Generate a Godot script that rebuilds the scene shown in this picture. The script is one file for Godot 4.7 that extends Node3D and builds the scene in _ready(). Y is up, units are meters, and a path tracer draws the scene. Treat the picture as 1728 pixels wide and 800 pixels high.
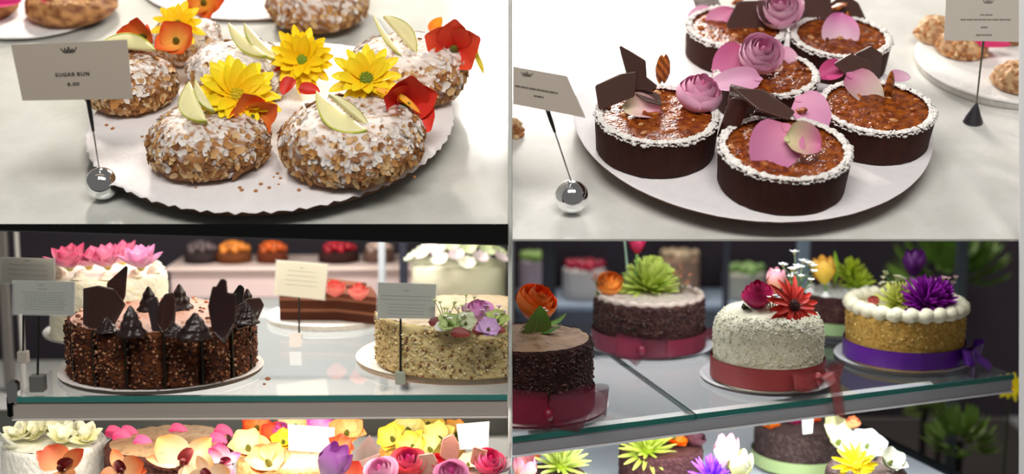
extends Node3D
# Four bakery displays side by side, two sloping counters above two glass-shelved cases.

const FPX := 2268.5            # focal length in pixels of the 1728 x 800 frame (20 degrees high)
var cam_at := Transform3D(Basis(Vector3.RIGHT, deg_to_rad(-10.0)), Vector3(0, 1.5, 0))
var rng := RandomNumberGenerator.new()
var nz := FastNoiseLite.new()
var mats := {}
var meshes := {}
var used := {}
var clip := 0.0                # +1 keep what lies past one face of the middle wall, -1 past the other, 0 keep all
var s_bun: Transform3D
var s_tart: Transform3D
var s_nut: Transform3D
var s_nut_low: Transform3D
var s_rib: Transform3D
var s_rib_low: Transform3D

func _ready() -> void:
	rng.seed = 7
	nz.seed = 3
	nz.frequency = 1.0
	nz.fractal_octaves = 3
	setup_camera()
	setup_stages()
	setup_light()
	build_structure()
	build_bun_counter()
	build_tart_counter()
	build_nut_case()
	build_ribbon_case()

func setup_camera() -> void:
	var cam := Camera3D.new()
	cam.name = "camera"
	cam.transform = cam_at
	add_child(cam)
	var a := CameraAttributesPhysical.new()
	a.frustum_focal_length = 68.055
	a.frustum_focus_distance = 1.60
	a.exposure_aperture = 3.2
	a.frustum_near = 0.05
	a.frustum_far = 50.0
	cam.attributes = a
	cam.fov = 20.0
	cam.current = true

func setup_light() -> void:
	var we := WorldEnvironment.new()
	we.name = "environment"
	var e := Environment.new()
	e.background_mode = Environment.BG_COLOR
	e.background_color = Color(0.62, 0.61, 0.60)
	e.background_energy_multiplier = 0.4
	e.tonemap_mode = Environment.TONE_MAPPER_LINEAR
	e.tonemap_exposure = 1.0
	e.sdfgi_enabled = true
	e.ssao_enabled = true
	e.ssil_enabled = true
	we.environment = e
	add_child(we)
	build_materials()
	# ceiling panels of the shop above the counters
	lamp_panel("ceiling_light", "wide white ceiling light panel hung beyond the chocolate tart counter", Vector3(0.16, 2.55, -2.95), Vector3(0.2, 1.4, -1.75), Vector2(0.55, 0.45), 2.9, Color(1.0, 0.97, 0.94))
	lamp_panel("ceiling_light", "square white ceiling light panel hung over the almond bun counter", Vector3(-0.75, 2.50, -2.45), Vector3(-0.25, 1.4, -1.75), Vector2(0.16, 0.16), 2.0, Color(1.0, 0.96, 0.90))
	lamp_panel("ceiling_light", "wide white ceiling light panel hung above the customers' side", Vector3(0.0, 2.7, -0.2), Vector3(0.0, 1.3, -1.7), Vector2(1.6, 0.5), 3.0, Color(1.0, 0.98, 0.95))
	# strip lights of the cases
	lamp_panel("light_strip", "white light strip tucked behind the black case rail", Vector3(-0.30, 1.262, -1.60), Vector3(-0.30, 1.05, -1.70), Vector2(0.52, 0.03), 0.075, Color(1.0, 0.96, 0.90))
	lamp_panel("light_strip", "white light strip at the back of the nut cake case", Vector3(-0.36, 1.30, -1.95), Vector3(-0.36, 1.05, -1.92), Vector2(0.5, 0.05), 0.26, Color(1.0, 0.97, 0.93))
	lamp_panel("light_strip", "white light strip under the rail of the nut cake shelf", s_nut * Vector3(0.0, -0.027, -0.032), s_nut * Vector3(0, -0.2, -0.10), Vector2(0.54, 0.008), 0.085, Color(1.0, 0.97, 0.92), s_nut.basis.x)
	lamp_panel("light_strip", "white light strip over the beribboned cakes", Vector3(0.31, 1.275, -1.68), Vector3(0.31, 1.05, -1.78), Vector2(0.5, 0.04), 0.12, Color(0.96, 0.98, 1.0))
	var r0 := s_rib * Vector3(0.32, -0.026, -0.032)
	lamp_panel("light_strip", "white light strip under the rail of the beribboned cake shelf", r0, s_rib * Vector3(0.32, -0.2, -0.10), Vector2(0.56, 0.008), 0.15, Color(0.95, 0.98, 1.0), s_rib.basis.x)

func lamp_panel(called: String, label: String, at: Vector3, towards: Vector3, size: Vector2, energy: float, col: Color, along := Vector3.RIGHT) -> void:
	var d := (towards - at).normalized()
	var x := (along - d * along.dot(d)).normalized()
	var b := Basis(x, (-d).cross(x), -d)
	var t := Node3D.new()
	t.name = numbered(called)
	t.transform = Transform3D(b, at)
	t.set_meta("label", label)
	t.set_meta("category", "light")
	add_child(t)
	var mb := MB.new()
	mb.box(Vector3(0, 0, 0.012), Vector3(size.x + 0.012, size.y + 0.012, 0.012), Color(0.8, 0.8, 0.8))
	var box := part("housing", mb, mat("painted_white"), t)
	var mg := MB.new()
	mg.box(Vector3(0, 0, 0.004), Vector3(size.x, size.y, 0.004), Color.WHITE)
	var m := StandardMaterial3D.new()
	m.albedo_color = Color(0.9, 0.9, 0.9)
	m.emission_enabled = true
	m.emission = col
	m.emission_energy_multiplier = 1.2
	part("diffuser", mg, m, box)
	var l := AreaLight3D.new()
	l.name = "lamp_light"
	l.area_size = size
	l.area_normalize_energy = true
	l.light_energy = energy
	l.light_color = col
	l.area_range = 8.0
	l.shadow_enabled = true
	t.add_child(l)

# ------------------------------------------------------------------ places
func wdir(px: float, py: float) -> Vector3:
	return cam_at.basis * Vector3((px - 864.0) / FPX, (400.0 - py) / FPX, -1.0)

func wp(px: float, py: float, depth: float) -> Vector3:
	return cam_at.origin + wdir(px, py) * depth

func setup_stages() -> void:
	s_bun = Transform3D(Basis(Vector3.RIGHT, deg_to_rad(22.5)), wp(430, 378, 1.50))
	s_tart = Transform3D(Basis(Vector3.RIGHT, deg_to_rad(24.0)), wp(1290, 405, 1.50))
	s_nut = Transform3D(Basis(Vector3.UP, deg_to_rad(1.0)) * Basis(Vector3.RIGHT, deg_to_rad(-2.0)), wp(430, 668, 1.50))
	s_nut_low = Transform3D(s_nut.basis, s_nut.origin + Vector3(0, -0.165, 0))
	var a := wp(862, 738, 1.52)
	var d := wdir(1712, 632)
	var b := cam_at.origin + d * ((a.y - cam_at.origin.y) / d.y)
	var x := (b - a).normalized()
	s_rib = Transform3D(Basis(x, Vector3.UP, x.cross(Vector3.UP)), a)
	s_rib_low = Transform3D(s_rib.basis, s_rib.origin + Vector3(0, -0.17, 0))

# the point of a stage, at height h over its surface, that a sight line meets
func on(st: Transform3D, px: float, py: float, h := 0.0) -> Vector3:
	var inv := st.affine_inverse()
	var o := inv * cam_at.origin
	var d := inv.basis * wdir(px, py)
	return o + d * ((h - o.y) / d.y)

# the same for an upright plane at depth z of the stage
func upright(st: Transform3D, px: float, py: float, z: float) -> Vector3:
	var inv := st.affine_inverse()
	var o := inv * cam_at.origin
	var d := inv.basis * wdir(px, py)
	return o + d * ((z - o.z) / d.z)

func on_plane(st: Transform3D, px: float, py: float, p0: Vector3, n: Vector3) -> Vector3:
	var inv := st.affine_inverse()
	var o := inv * cam_at.origin
	var d := inv.basis * wdir(px, py)
	return o + d * ((p0 - o).dot(n) / d.dot(n))

# direction, round the upright of a stage, from a point of it to the viewer's side of the case
func front_of(st: Transform3D, p: Vector3) -> float:
	var o := st.affine_inverse() * cam_at.origin - p
	return atan2(o.x, o.z)

# metres that one pixel spans at a point of a stage
func mpp(st: Transform3D, p: Vector3) -> float:
	return -(cam_at.affine_inverse() * (st * p)).z / FPX

# ------------------------------------------------------------------ things and parts
func numbered(called: String) -> String:
	var n: int = used.get(called, 0)
	used[called] = n + 1
	return called if n == 0 else "%s_%03d" % [called, n]

func thing(called: String, label: String, category: String, st: Transform3D, p: Vector3, basis := Basis(), group := "") -> Node3D:
	var o := Node3D.new()
	o.name = numbered(called)
	o.transform = st * Transform3D(basis, p)
	o.set_meta("label", label)
	o.set_meta("category", category)
	if group != "":
		o.set_meta("group", group)
	add_child(o)
	return o

func part(called: String, mb: MB, m: Material, parent: Node3D, label := "", kind := "") -> MeshInstance3D:
	var o := MeshInstance3D.new()
	o.name = called
	if clip != 0.0:
		mb.clip_x(parent.global_transform, clip)
	o.mesh = mb.mesh()
	o.material_override = m
	if label != "":
		o.set_meta("label", label)
	if kind != "":
		o.set_meta("kind", kind)
	parent.add_child(o, true)
	return o

func inst(called: String, mesh: Mesh, m: Material, parent: Node3D, t: Transform3D) -> MeshInstance3D:
	var o := MeshInstance3D.new()
	o.name = called
	o.mesh = mesh
	o.material_override = m
	o.transform = t
	parent.add_child(o, true)
	return o

func structure(called: String, mb: MB, m: Material, st := Transform3D(), label := "", category := "") -> MeshInstance3D:
	var o := MeshInstance3D.new()
	o.name = called
	o.mesh = mb.mesh()
	o.material_override = m
	o.transform = st
	o.set_meta("kind", "structure")
	if label != "":
		o.set_meta("label", label)
		o.set_meta("category", category)
	add_child(o)
	return o

# axis basis: y points along d, turned by spin about it
func axis(d: Vector3, spin := 0.0) -> Basis:
	var y := d.normalized()
	var x := Vector3.UP.cross(y) if absf(y.y) < 0.98 else Vector3.RIGHT
	x = (x - y * x.dot(y)).normalized()
	return Basis(x, y, x.cross(y)) * Basis(Vector3.UP, spin)

func L(r: float, g: float, b: float) -> Color:
	return Color(r / 255.0, g / 255.0, b / 255.0).srgb_to_linear()

# ------------------------------------------------------------------ mesh collector
class MB:
	var v := PackedVector3Array()
	var c := PackedColorArray()
	var f := PackedInt32Array()

	func vert(p: Vector3, col := Color.WHITE) -> int:
		v.append(p)
		c.append(col)
		return v.size() - 1

	func tri(a: int, b: int, d: int) -> void:
		f.append(a)
		f.append(b)
		f.append(d)

	func quad(a: int, b: int, d: int, e: int) -> void:
		tri(a, b, d)
		tri(a, d, e)

	func face(ps: Array, col: Color) -> void:
		var s := v.size()
		for p in ps:
			vert(p, col)
		for k in range(1, ps.size() - 1):
			tri(s, s + k, s + k + 1)

	# box with bevelled edges
	func box(at: Vector3, size: Vector3, col: Color, bevel := -1.0, t := Transform3D()) -> void:
		var h := size * 0.5
		var b := bevel if bevel >= 0.0 else minf(minf(size.x, size.y), size.z) * 0.15
		var pts := {}
		for sx in [-1, 1]:
			for sy in [-1, 1]:
				for sz in [-1, 1]:
					var q := Vector3(sx * h.x, sy * h.y, sz * h.z)
					pts[[sx, sy, sz, 0]] = t * (at + q - Vector3(0, sy * b, sz * b))
					pts[[sx, sy, sz, 1]] = t * (at + q - Vector3(sx * b, 0, sz * b))
					pts[[sx, sy, sz, 2]] = t * (at + q - Vector3(sx * b, sy * b, 0))
		for ax in 3:
			for s in [-1, 1]:
				var ring := []
				for w in [[-1, -1], [1, -1], [1, 1], [-1, 1]]:
					var k := [0, 0, 0]
					k[ax] = s
					k[(ax + 1) % 3] = w[0]
					k[(ax + 2) % 3] = w[1]
					ring.append(pts[[k[0], k[1], k[2], ax]])
				face(ring, col)
		for ax in 3:
			var o1 := (ax + 1) % 3
			var o2 := (ax + 2) % 3
			for s1 in [-1, 1]:
				for s2 in [-1, 1]:
					var k := [0, 0, 0]
					k[o1] = s1
					k[o2] = s2
					var ka: Array = k.duplicate()
					ka[ax] = -1
					var kb: Array = k.duplicate()
					kb[ax] = 1
					face([pts[[ka[0], ka[1], ka[2], o1]], pts[[kb[0], kb[1], kb[2], o1]], pts[[kb[0], kb[1], kb[2], o2]], pts[[ka[0], ka[1], ka[2], o2]]], col)
		for sx in [-1, 1]:
			for sy in [-1, 1]:
				for sz in [-1, 1]:
					face([pts[[sx, sy, sz, 0]], pts[[sx, sy, sz, 1]], pts[[sx, sy, sz, 2]]], col)

	# prism over a flat outline; n is the direction of its thickness
	func prism(outline: Array, n: Vector3, col: Color, side := Color(-1, 0, 0)) -> void:
		var e := col if side.r < 0.0 else side
		var flat := PackedVector2Array()
		var x: Vector3 = (outline[1] - outline[0]).normalized()
		var y := n.normalized().cross(x)
		for p in outline:
			flat.append(Vector2((p - outline[0]).dot(x), (p - outline[0]).dot(y)))
		var ids := Geometry2D.triangulate_polygon(flat)
		for off in [Vector3.ZERO, n]:
			var s := v.size()
			for p in outline:
				vert(p + off, col)
			for k in range(0, ids.size(), 3):
				if off == Vector3.ZERO:
					tri(s + ids[k], s + ids[k + 1], s + ids[k + 2])
				else:
					tri(s + ids[k], s + ids[k + 2], s + ids[k + 1])
		for k in outline.size():
			var p: Vector3 = outline[k]
			var q: Vector3 = outline[(k + 1) % outline.size()]
			face([p, q, q + n, p + n], e)

	# tube along points; radii one for each point
	func tube(ps: Array, rs: Array, seg: int, col: Color, caps := true) -> void:
		var s := v.size()
		var up := Vector3.UP
		for k in ps.size():
			var d: Vector3 = (ps[mini(k + 1, ps.size() - 1)] - ps[maxi(k - 1, 0)]).normalized()
			var x := up.cross(d)
			if x.length() < 0.05:
				x = Vector3.RIGHT.cross(d)
			x = x.normalized()
			var y := d.cross(x)
			for j in seg:
				var a := TAU * j / seg
				vert(ps[k] + (x * cos(a) + y * sin(a)) * rs[k], col)
		for k in ps.size() - 1:
			for j in seg:
				var a := s + k * seg + j
				var b := s + k * seg + (j + 1) % seg
				quad(a, b, b + seg, a + seg)
		if caps:
			var a := vert(ps[0], col)
			var b := vert(ps[-1], col)
			var e := s + (ps.size() - 1) * seg
			for j in seg:
				tri(a, s + (j + 1) % seg, s + j)
				tri(b, e + j, e + (j + 1) % seg)

	# surface of revolution; shape(angle, k, Vector3) moves a point, paint(Vector3, k) colours it
	func lathe(prof: Array, seg: int, shape: Callable, paint: Callable, t := Transform3D()) -> void:
		var s := v.size()
		for k in prof.size():
			var p: Vector2 = prof[k]
			for j in seg:
				var a := TAU * j / seg
				var q := Vector3(p.x * cos(a), p.y, p.x * sin(a))
				q = shape.call(a, k, q)
				vert(t * q, paint.call(q, k))
		for k in prof.size() - 1:
			for j in seg:
				var a := s + k * seg + j
				var b := s + k * seg + (j + 1) % seg
				if prof[k].x < 1e-6:
					tri(a, b + seg, a + seg)
				elif prof[k + 1].x < 1e-6:
					tri(a, b, a + seg)
				else:
					quad(a, b, b + seg, a + seg)

	func grid(nu: int, nv: int, at: Callable, paint: Callable) -> void:
		var s := v.size()
		for i in nu + 1:
			for j in nv + 1:
				var a := float(i) / nu
				var b := float(j) / nv
				vert(at.call(a, b), paint.call(a, b))
		for i in nu:
			for j in nv:
				var a := s + i * (nv + 1) + j
				quad(a, a + 1, a + nv + 2, a + nv + 1)

	func ball(at: Vector3, r: Vector3, seg: int, rows: int, col: Color) -> void:
		var prof := []
		for k in rows + 1:
			var a := PI * k / rows
			prof.append(Vector2(sin(a) if k > 0 and k < rows else 0.0, -cos(a)))
		lathe(prof, seg, func(_a, _k, q: Vector3): return q, func(_q, _k): return col, Transform3D(Basis.from_scale(r), at))

	func clip_x(g: Transform3D, side: float) -> void:
		var lim := 0.0006 if side > 0.0 else 0.005
		var dist := PackedFloat32Array()
		for p in v:
			dist.append((g * p).x * side - lim)
		var cut := {}
		var old := f
		f = PackedInt32Array()
		for k in range(0, old.size(), 3):
			var ids := [old[k], old[k + 1], old[k + 2]]
			var poly := []
			for j in 3:
				var a: int = ids[j]
				var b: int = ids[(j + 1) % 3]
				if dist[a] >= 0.0:
					poly.append(a)
				if (dist[a] >= 0.0) != (dist[b] >= 0.0):
					var key := Vector2i(mini(a, b), maxi(a, b))
					if not cut.has(key):
						var w := dist[a] / (dist[a] - dist[b])
						vert(v[a].lerp(v[b], w), c[a].lerp(c[b], w))
						dist.append(0.0)
						cut[key] = v.size() - 1
					poly.append(cut[key])
			for j in range(1, poly.size() - 1):
				tri(poly[0], poly[j], poly[j + 1])
		# keep only the points still in use
		var to := {}
		var nv := PackedVector3Array()
		var nc := PackedColorArray()
		for k in f.size():
			if not to.has(f[k]):
				to[f[k]] = nv.size()
				nv.append(v[f[k]])
				nc.append(c[f[k]])
			f[k] = to[f[k]]
		v = nv
		c = nc

	func mesh() -> ArrayMesh:
		var n := PackedVector3Array()
		n.resize(v.size())
		for k in range(0, f.size(), 3):
			var a := v[f[k]]
			var fn := (v[f[k + 2]] - a).cross(v[f[k + 1]] - a)
			n[f[k]] += fn
			n[f[k + 1]] += fn
			n[f[k + 2]] += fn
		for k in n.size():
			n[k] = n[k].normalized() if n[k].length_squared() > 1e-24 else Vector3.UP
		var m := ArrayMesh.new()
		if f.is_empty():
			return m
		var arr := []
		arr.resize(Mesh.ARRAY_MAX)
		arr[Mesh.ARRAY_VERTEX] = v
		arr[Mesh.ARRAY_NORMAL] = n
		arr[Mesh.ARRAY_COLOR] = c
		arr[Mesh.ARRAY_INDEX] = f
		m.add_surface_from_arrays(Mesh.PRIMITIVE_TRIANGLES, arr)
		return m

# ------------------------------------------------------------------ materials
func noise_normal(freq: float, strength: float, octaves := 4) -> NoiseTexture2D:
	var n := FastNoiseLite.new()
	n.seed = 11
	n.frequency = freq
	n.fractal_octaves = octaves
	var t := NoiseTexture2D.new()
	t.width = 256
	t.height = 256
	t.seamless = true
	t.as_normal_map = true
	t.bump_strength = strength
	t.noise = n
	return t

func mk(called: String, rough: float, metal := 0.0, normal: Texture2D = null, nscale := 1.0, tile := 20.0, spec := 0.5) -> StandardMaterial3D:
	var m := StandardMaterial3D.new()
	m.resource_name = called
	m.vertex_color_use_as_albedo = true
	m.roughness = rough
	m.metallic = metal
	m.metallic_specular = spec
	m.cull_mode = BaseMaterial3D.CULL_DISABLED
	if normal:
		m.normal_enabled = true
		m.normal_texture = normal
		m.normal_scale = nscale
		m.uv1_triplanar = true
		m.uv1_scale = Vector3.ONE * tile
	mats[called] = m
	return m

func mat(called: String) -> StandardMaterial3D:
	if not mats.has(called):
		mk(called, 0.5)
	return mats[called]

func build_materials() -> void:
	var grain := noise_normal(0.05, 6.0)
	var fine := noise_normal(0.12, 8.0)
	mk("painted_white", 0.6)
	mk("stone", 0.14, 0.0, null, 1.0, 20.0, 0.45)
	# veined pale stone
	var vein := FastNoiseLite.new()
	vein.seed = 21
	vein.frequency = 0.006
	vein.domain_warp_enabled = true
	vein.domain_warp_amplitude = 40.0
	var ramp := Gradient.new()
	ramp.offsets = PackedFloat32Array([0.0, 0.45, 0.55, 1.0])
	ramp.colors = PackedColorArray([Color(0.93, 0.93, 0.92), Color(0.99, 0.99, 0.985), Color(0.97, 0.97, 0.96), Color(0.92, 0.918, 0.90)])
	var vt := NoiseTexture2D.new()
	vt.width = 512
	vt.height = 512
	vt.seamless = true
	vt.noise = vein
	vt.color_ramp = ramp
	mats["stone"].albedo_texture = vt
	mats["stone"].uv1_triplanar = true
	mats["stone"].uv1_scale = Vector3.ONE * 2.2
	mk("card", 0.75, 0.0, fine, 0.15, 30.0)
	mk("ink", 0.7)
	mk("steel", 0.22, 1.0)
	mk("chrome", 0.06, 1.0)
	mk("dark_metal", 0.35, 0.8)
	mk("black_gloss", 0.18, 0.0)
	mk("paper", 0.8, 0.0, grain, 0.25, 14.0)
	mk("kraft", 0.85, 0.0, fine, 0.4, 40.0)
	mk("crust", 0.62, 0.0, grain, 0.9, 26.0)
	mk("flake", 0.6)
	mk("apple", 0.38)
	mk("petal", 0.5, 0.0, null).backlight = Color(0.35, 0.35, 0.35)
	mk("petal_soft", 0.55, 0.0, null).backlight = Color(0.5, 0.5, 0.5)
	mk("leaf", 0.5).backlight = Color(0.2, 0.25, 0.15)
	mk("chocolate", 0.3, 0.0, grain, 0.18, 14.0)
	mk("tart_shell", 0.7, 0.0, fine, 0.5, 16.0, 0.3)
	mk("caramel", 0.24, 0.0, grain, 0.5, 16.0, 0.42)
	mk("sugar", 0.9, 0.0, fine, 0.8, 40.0)
	mk("cream", 0.55, 0.0, grain, 0.35, 14.0)
	mk("crumb", 0.85, 0.0, fine, 1.0, 22.0, 0.3)
	mk("nut", 0.35)
	mk("berry", 0.2)
	var r := mk("ribbon", 0.38)
	r.backlight = Color(0.3, 0.3, 0.3)
	var o := mk("organza", 0.45)
	o.transparency = BaseMaterial3D.TRANSPARENCY_ALPHA
	o.albedo_color = Color(1, 1, 1, 0.72)
	o.backlight = Color(0.4, 0.4, 0.4)
	var g := StandardMaterial3D.new()
	g.resource_name = "glass"
	g.transparency = BaseMaterial3D.TRANSPARENCY_ALPHA
	g.albedo_color = Color(0.86, 0.94, 0.93, 0.07)
	g.roughness = 0.03
	g.metallic_specular = 0.6
	g.cull_mode = BaseMaterial3D.CULL_DISABLED
	mats["glass"] = g
	var h := g.duplicate()
	h.resource_name = "acrylic"
	h.albedo_color = Color(0.9, 0.92, 0.92, 0.3)
	h.roughness = 0.08
	mats["acrylic"] = h
	mk("rail", 0.38, 0.25)
	mk("glass_edge", 0.08, 0.0, null, 1.0, 20.0, 0.6)
	mk("wall", 0.7, 0.0, grain, 0.1, 4.0)
	mk("deck", 0.3)

# ------------------------------------------------------------------ shared shapes
# a petal that grows along +x, its inner face towards +y
func petal_mb(mb: MB, len: float, wide: float, lift: float, bend: float, cup: float, a: float, b: float, c0: Color, c1: Color, nu := 6, nv := 4, t := Transform3D(), wave := 0.0, notch := 0.0) -> void:
	var xs := [Vector2.ZERO]
	for k in nu:
		var th := lift + bend * (k + 0.5) / nu
		xs.append(xs[-1] + Vector2(cos(th), sin(th)) * len / nu)
	var place := func(u: float, w: float) -> Vector3:
		var q: Vector2 = xs[roundi(u * nu)]
		var s := w * 2.0 - 1.0
		var hw := wide * 0.5 * maxf(pow(sin(PI * clampf(pow(u, a), 0.004, 0.996)), b), 0.04)
		var th := lift + bend * u
		var up := cup * s * s * hw + wave * wide * sin(u * 7.0 + s * 4.0) * u
		return t * Vector3(q.x - sin(th) * up - notch * len * absf(s) * u * u, q.y + cos(th) * up, s * hw)
	var paint := func(u: float, w: float) -> Color:
		var s := absf(w * 2.0 - 1.0)
		return c0.lerp(c1, clampf(u * 1.15 - 0.1 + s * 0.12, 0.0, 1.0))
	mb.grid(nu, nv, place, paint)

func petal_mesh(len: float, wide: float, lift: float, bend: float, cup: float, a: float, b: float, c0: Color, c1: Color, nu := 6, nv := 4, wave := 0.0, notch := 0.0) -> ArrayMesh:
	var mb := MB.new()
	petal_mb(mb, len, wide, lift, bend, cup, a, b, c0, c1, nu, nv, Transform3D(), wave, notch)
	return mb.mesh()

# rings: [count, length, width, lift, bend, cup, a, b, inner colour, outer colour, radius, height]
func bloom(called: String, label: String, category: String, st: Transform3D, p: Vector3, dir: Vector3, rings: Array, heart: Array, group := "", whole := false, spin := 0.0, m := "petal") -> Node3D:
	var t := thing(called, label, category, st, p, axis(dir, spin), group)
	if heart.size():
		var mb := MB.new()
		mb.ball(Vector3(0, heart[3], 0), Vector3(heart[0], heart[1], heart[0]), 12, 6, heart[2])
		if heart.size() > 4:
			for k in 26:
				var a := k * 2.39996
				var r: float = heart[0] * sqrt((k + 0.5) / 26.0)
				var y: float = heart[3] + heart[1] * sqrt(maxf(0.0, 1.0 - (r / heart[0]) ** 2))
				mb.ball(Vector3(cos(a) * r, y, sin(a) * r), Vector3.ONE * heart[0] * 0.16, 5, 4, heart[4])
		part("heart", mb, mat("flake"), t)
	var all := MB.new()
	for ri in rings.size():
		var q: Array = rings[ri]
		var n: int = q[0]
		var mesh: ArrayMesh
		if not whole:
			mesh = petal_mesh(q[1], q[2], q[3], q[4], q[5], q[6], q[7], q[8], q[9])
		for k in n:
			var az := TAU * (k + 0.5 * (ri % 2)) / n + rng.randf_range(-0.3, 0.3) / n * 2.0
			var bb := Basis(Vector3.UP, az) * Basis(Vector3.BACK, rng.randf_range(-0.12, 0.12)) * Basis(Vector3.RIGHT, rng.randf_range(-0.25, 0.25))
			bb = bb.scaled_local(Vector3(rng.randf_range(0.86, 1.08), 1.0, rng.randf_range(0.9, 1.1)))
			var tr := Transform3D(bb, Vector3(cos(az) * q[10], q[11], -sin(az) * q[10]))
			if whole:
				petal_mb(all, q[1], q[2], q[3], q[4], q[5], q[6], q[7], q[8], q[9], 4, 2, tr)
			else:
				inst("petal", mesh, mat(m), t, tr)
	if whole:
		part("petals", all, mat(m), t)
	return t

# a petal of a rose or tulip: a piece of a cup round the y axis
func cup_petal(r: float, h: float, half: float, belly: float, flare: float, c0: Color, c1: Color, point := 0.15) -> ArrayMesh:
	var mb := MB.new()
	var place := func(u: float, w: float) -> Vector3:
		var s := w * 2.0 - 1.0
		var az := s * half * pow(sin(PI * clampf(u * 0.62 + 0.08, 0.0, 1.0)), 0.6)
		var rr := r * (0.30 + belly * sin(PI * 0.5 * minf(1.0, u * 1.35))) - r * (1.0 - flare) * maxf(0.0, u - 0.55) ** 2 * 1.6
		if flare > 1.0:
			rr += r * (flare - 1.0) * maxf(0.0, u - 0.6) ** 2 * 4.0
		var y := h * (u - point * s * s * u * u)
		if flare > 1.0:
			y -= h * (flare - 1.0) * maxf(0.0, u - 0.75) ** 2 * 4.0
		return Vector3(cos(az) * rr, y, sin(az) * rr)
	mb.grid(7, 6, place, func(u: float, _w: float) -> Color: return c0.lerp(c1, u))
	return mb.mesh()

func rose(label: String, st: Transform3D, p: Vector3, dir: Vector3, r: float, c_in: Color, c_out: Color, open := 0.3, called := "rose", group := "", layers := 5) -> Node3D:
	var t := thing(called, label, "flower", st, p, axis(dir, rng.randf() * TAU), group)
	var core := MB.new()
	core.ball(Vector3(0, r * 0.75, 0), Vector3(r * 0.2, r * 0.85, r * 0.2), 10, 6, c_in)
	part("bud", core, mat("petal"), t)
	for k in layers:
		var f := (k + 1.0) / layers
		var mesh := cup_petal(r * (0.26 + 0.74 * f), r * (1.75 - 0.55 * f), 1.15, 0.72, 0.40 + (open + 0.42) * f * f, c_in.lerp(c_out, f * 0.4), c_in.lerp(c_out, 0.25 + f * 0.75))
		for j in 3:
			inst("petal", mesh, mat("petal"), t, Transform3D(Basis(Vector3.UP, TAU * j / 3.0 + k * 1.1) * Basis(Vector3.BACK, rng.randf_range(-0.06, 0.06)), Vector3(0, r * 0.02 * (layers - k), 0)))
	return t

func tulip(label: String, st: Transform3D, p: Vector3, dir: Vector3, r: float, h: float, c0: Color, c1: Color, group := "", stem := 0.0) -> Node3D:
	var t := thing("tulip", label, "flower", st, p, axis(dir, rng.randf() * TAU), group)
	for k in 2:
		var mesh := cup_petal(r * (0.88 + 0.14 * k), h * (1.0 - 0.05 * k), 0.85, 0.72, 0.35, c0, c1, 0.3)
		for j in 3:
			inst("petal", mesh, mat("petal"), t, Transform3D(Basis(Vector3.UP, TAU * j / 3.0 + k * 1.05)))
	if stem > 0.0:
		var mb := MB.new()
		mb.tube([Vector3(0, h * 0.1, 0), Vector3(0, -stem * 0.5, 0.001), Vector3(0, -stem, 0)], [r * 0.16, r * 0.13, r * 0.13], 8, L(120, 160, 80))
		part("stem", mb, mat("leaf"), t)
	return t

func leaf(label: String, st: Transform3D, p: Vector3, dir: Vector3, len: float, wide: float, col: Color, group := "", bend := -0.6, spin := 0.0) -> Node3D:
	var t := thing("leaf", label, "leaf", st, p, Basis(axis(dir, spin).y, axis(dir, spin).z, axis(dir, spin).x), group)
	var mb := MB.new()
	petal_mb(mb, len, wide, 0.0, bend, 0.35, 0.85, 0.8, col * 0.9, col, 8, 4)
	part("blade", mb, mat("leaf"), t)
	var rib := MB.new()
	var ps := []
	var rs := []
	var q := Vector2.ZERO
	for k in 9:
		ps.append(Vector3(q.x, q.y - 0.0004, 0))
		rs.append(len * 0.018 * (1.1 - k / 9.0))
		var th := bend * (k + 0.5) / 8.0
		q += Vector2(cos(th), sin(th)) * len / 8.0
	rib.tube(ps, rs, 5, col.lerp(Color(0.6, 0.7, 0.4), 0.3))
	part("midrib", rib, mat("leaf"), t)
	return t

# loose petal lying on something: n is its inner face, dir the way from base to tip
func loose_petal(label: String, st: Transform3D, p: Vector3, n: Vector3, dir: Vector3, len: float, wide: float, c0: Color, c1: Color, cup := 0.35, bend := 0.7, group := "") -> Node3D:
	var y := n.normalized()
	var x := (dir - y * dir.dot(y)).normalized()
	var t := thing("loose_petal", label, "petal", st, p - x * len * 0.45, Basis(x, y, x.cross(y)), group)
	var mb := MB.new()
	petal_mb(mb, len, wide, -bend * 0.35, bend, cup, 0.72, 0.55, c0, c1, 9, 6, Transform3D(), 0.03)
	part("blade", mb, mat("petal_soft"), t)
	var base := MB.new()
	petal_mb(base, len * 0.18, wide * 0.2, -bend * 0.35, bend * 0.15, cup, 0.8, 0.5, c0, c0, 4, 2, Transform3D(Basis(), Vector3(-len * 0.03, 0.0005, 0)))
	part("claw", base, mat("petal_soft"), t)
	return t

# slab traced on a plane of the stage, with thickness
func slab_px(called: String, label: String, category: String, st: Transform3D, pts: Array, p0: Vector3, n: Vector3, thick: float, col: Color, m: String, group := "") -> Node3D:
	var t := thing(called, label, category, st, p0, Basis(), group)
	var o := []
	for q in pts:
		o.append(on_plane(st, q[0], q[1], p0, n.normalized()) - p0)
	var mb := MB.new()
	mb.prism(o, -n.normalized() * thick, col)
	part("sheet", mb, mat(m), t)
	return t

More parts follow.
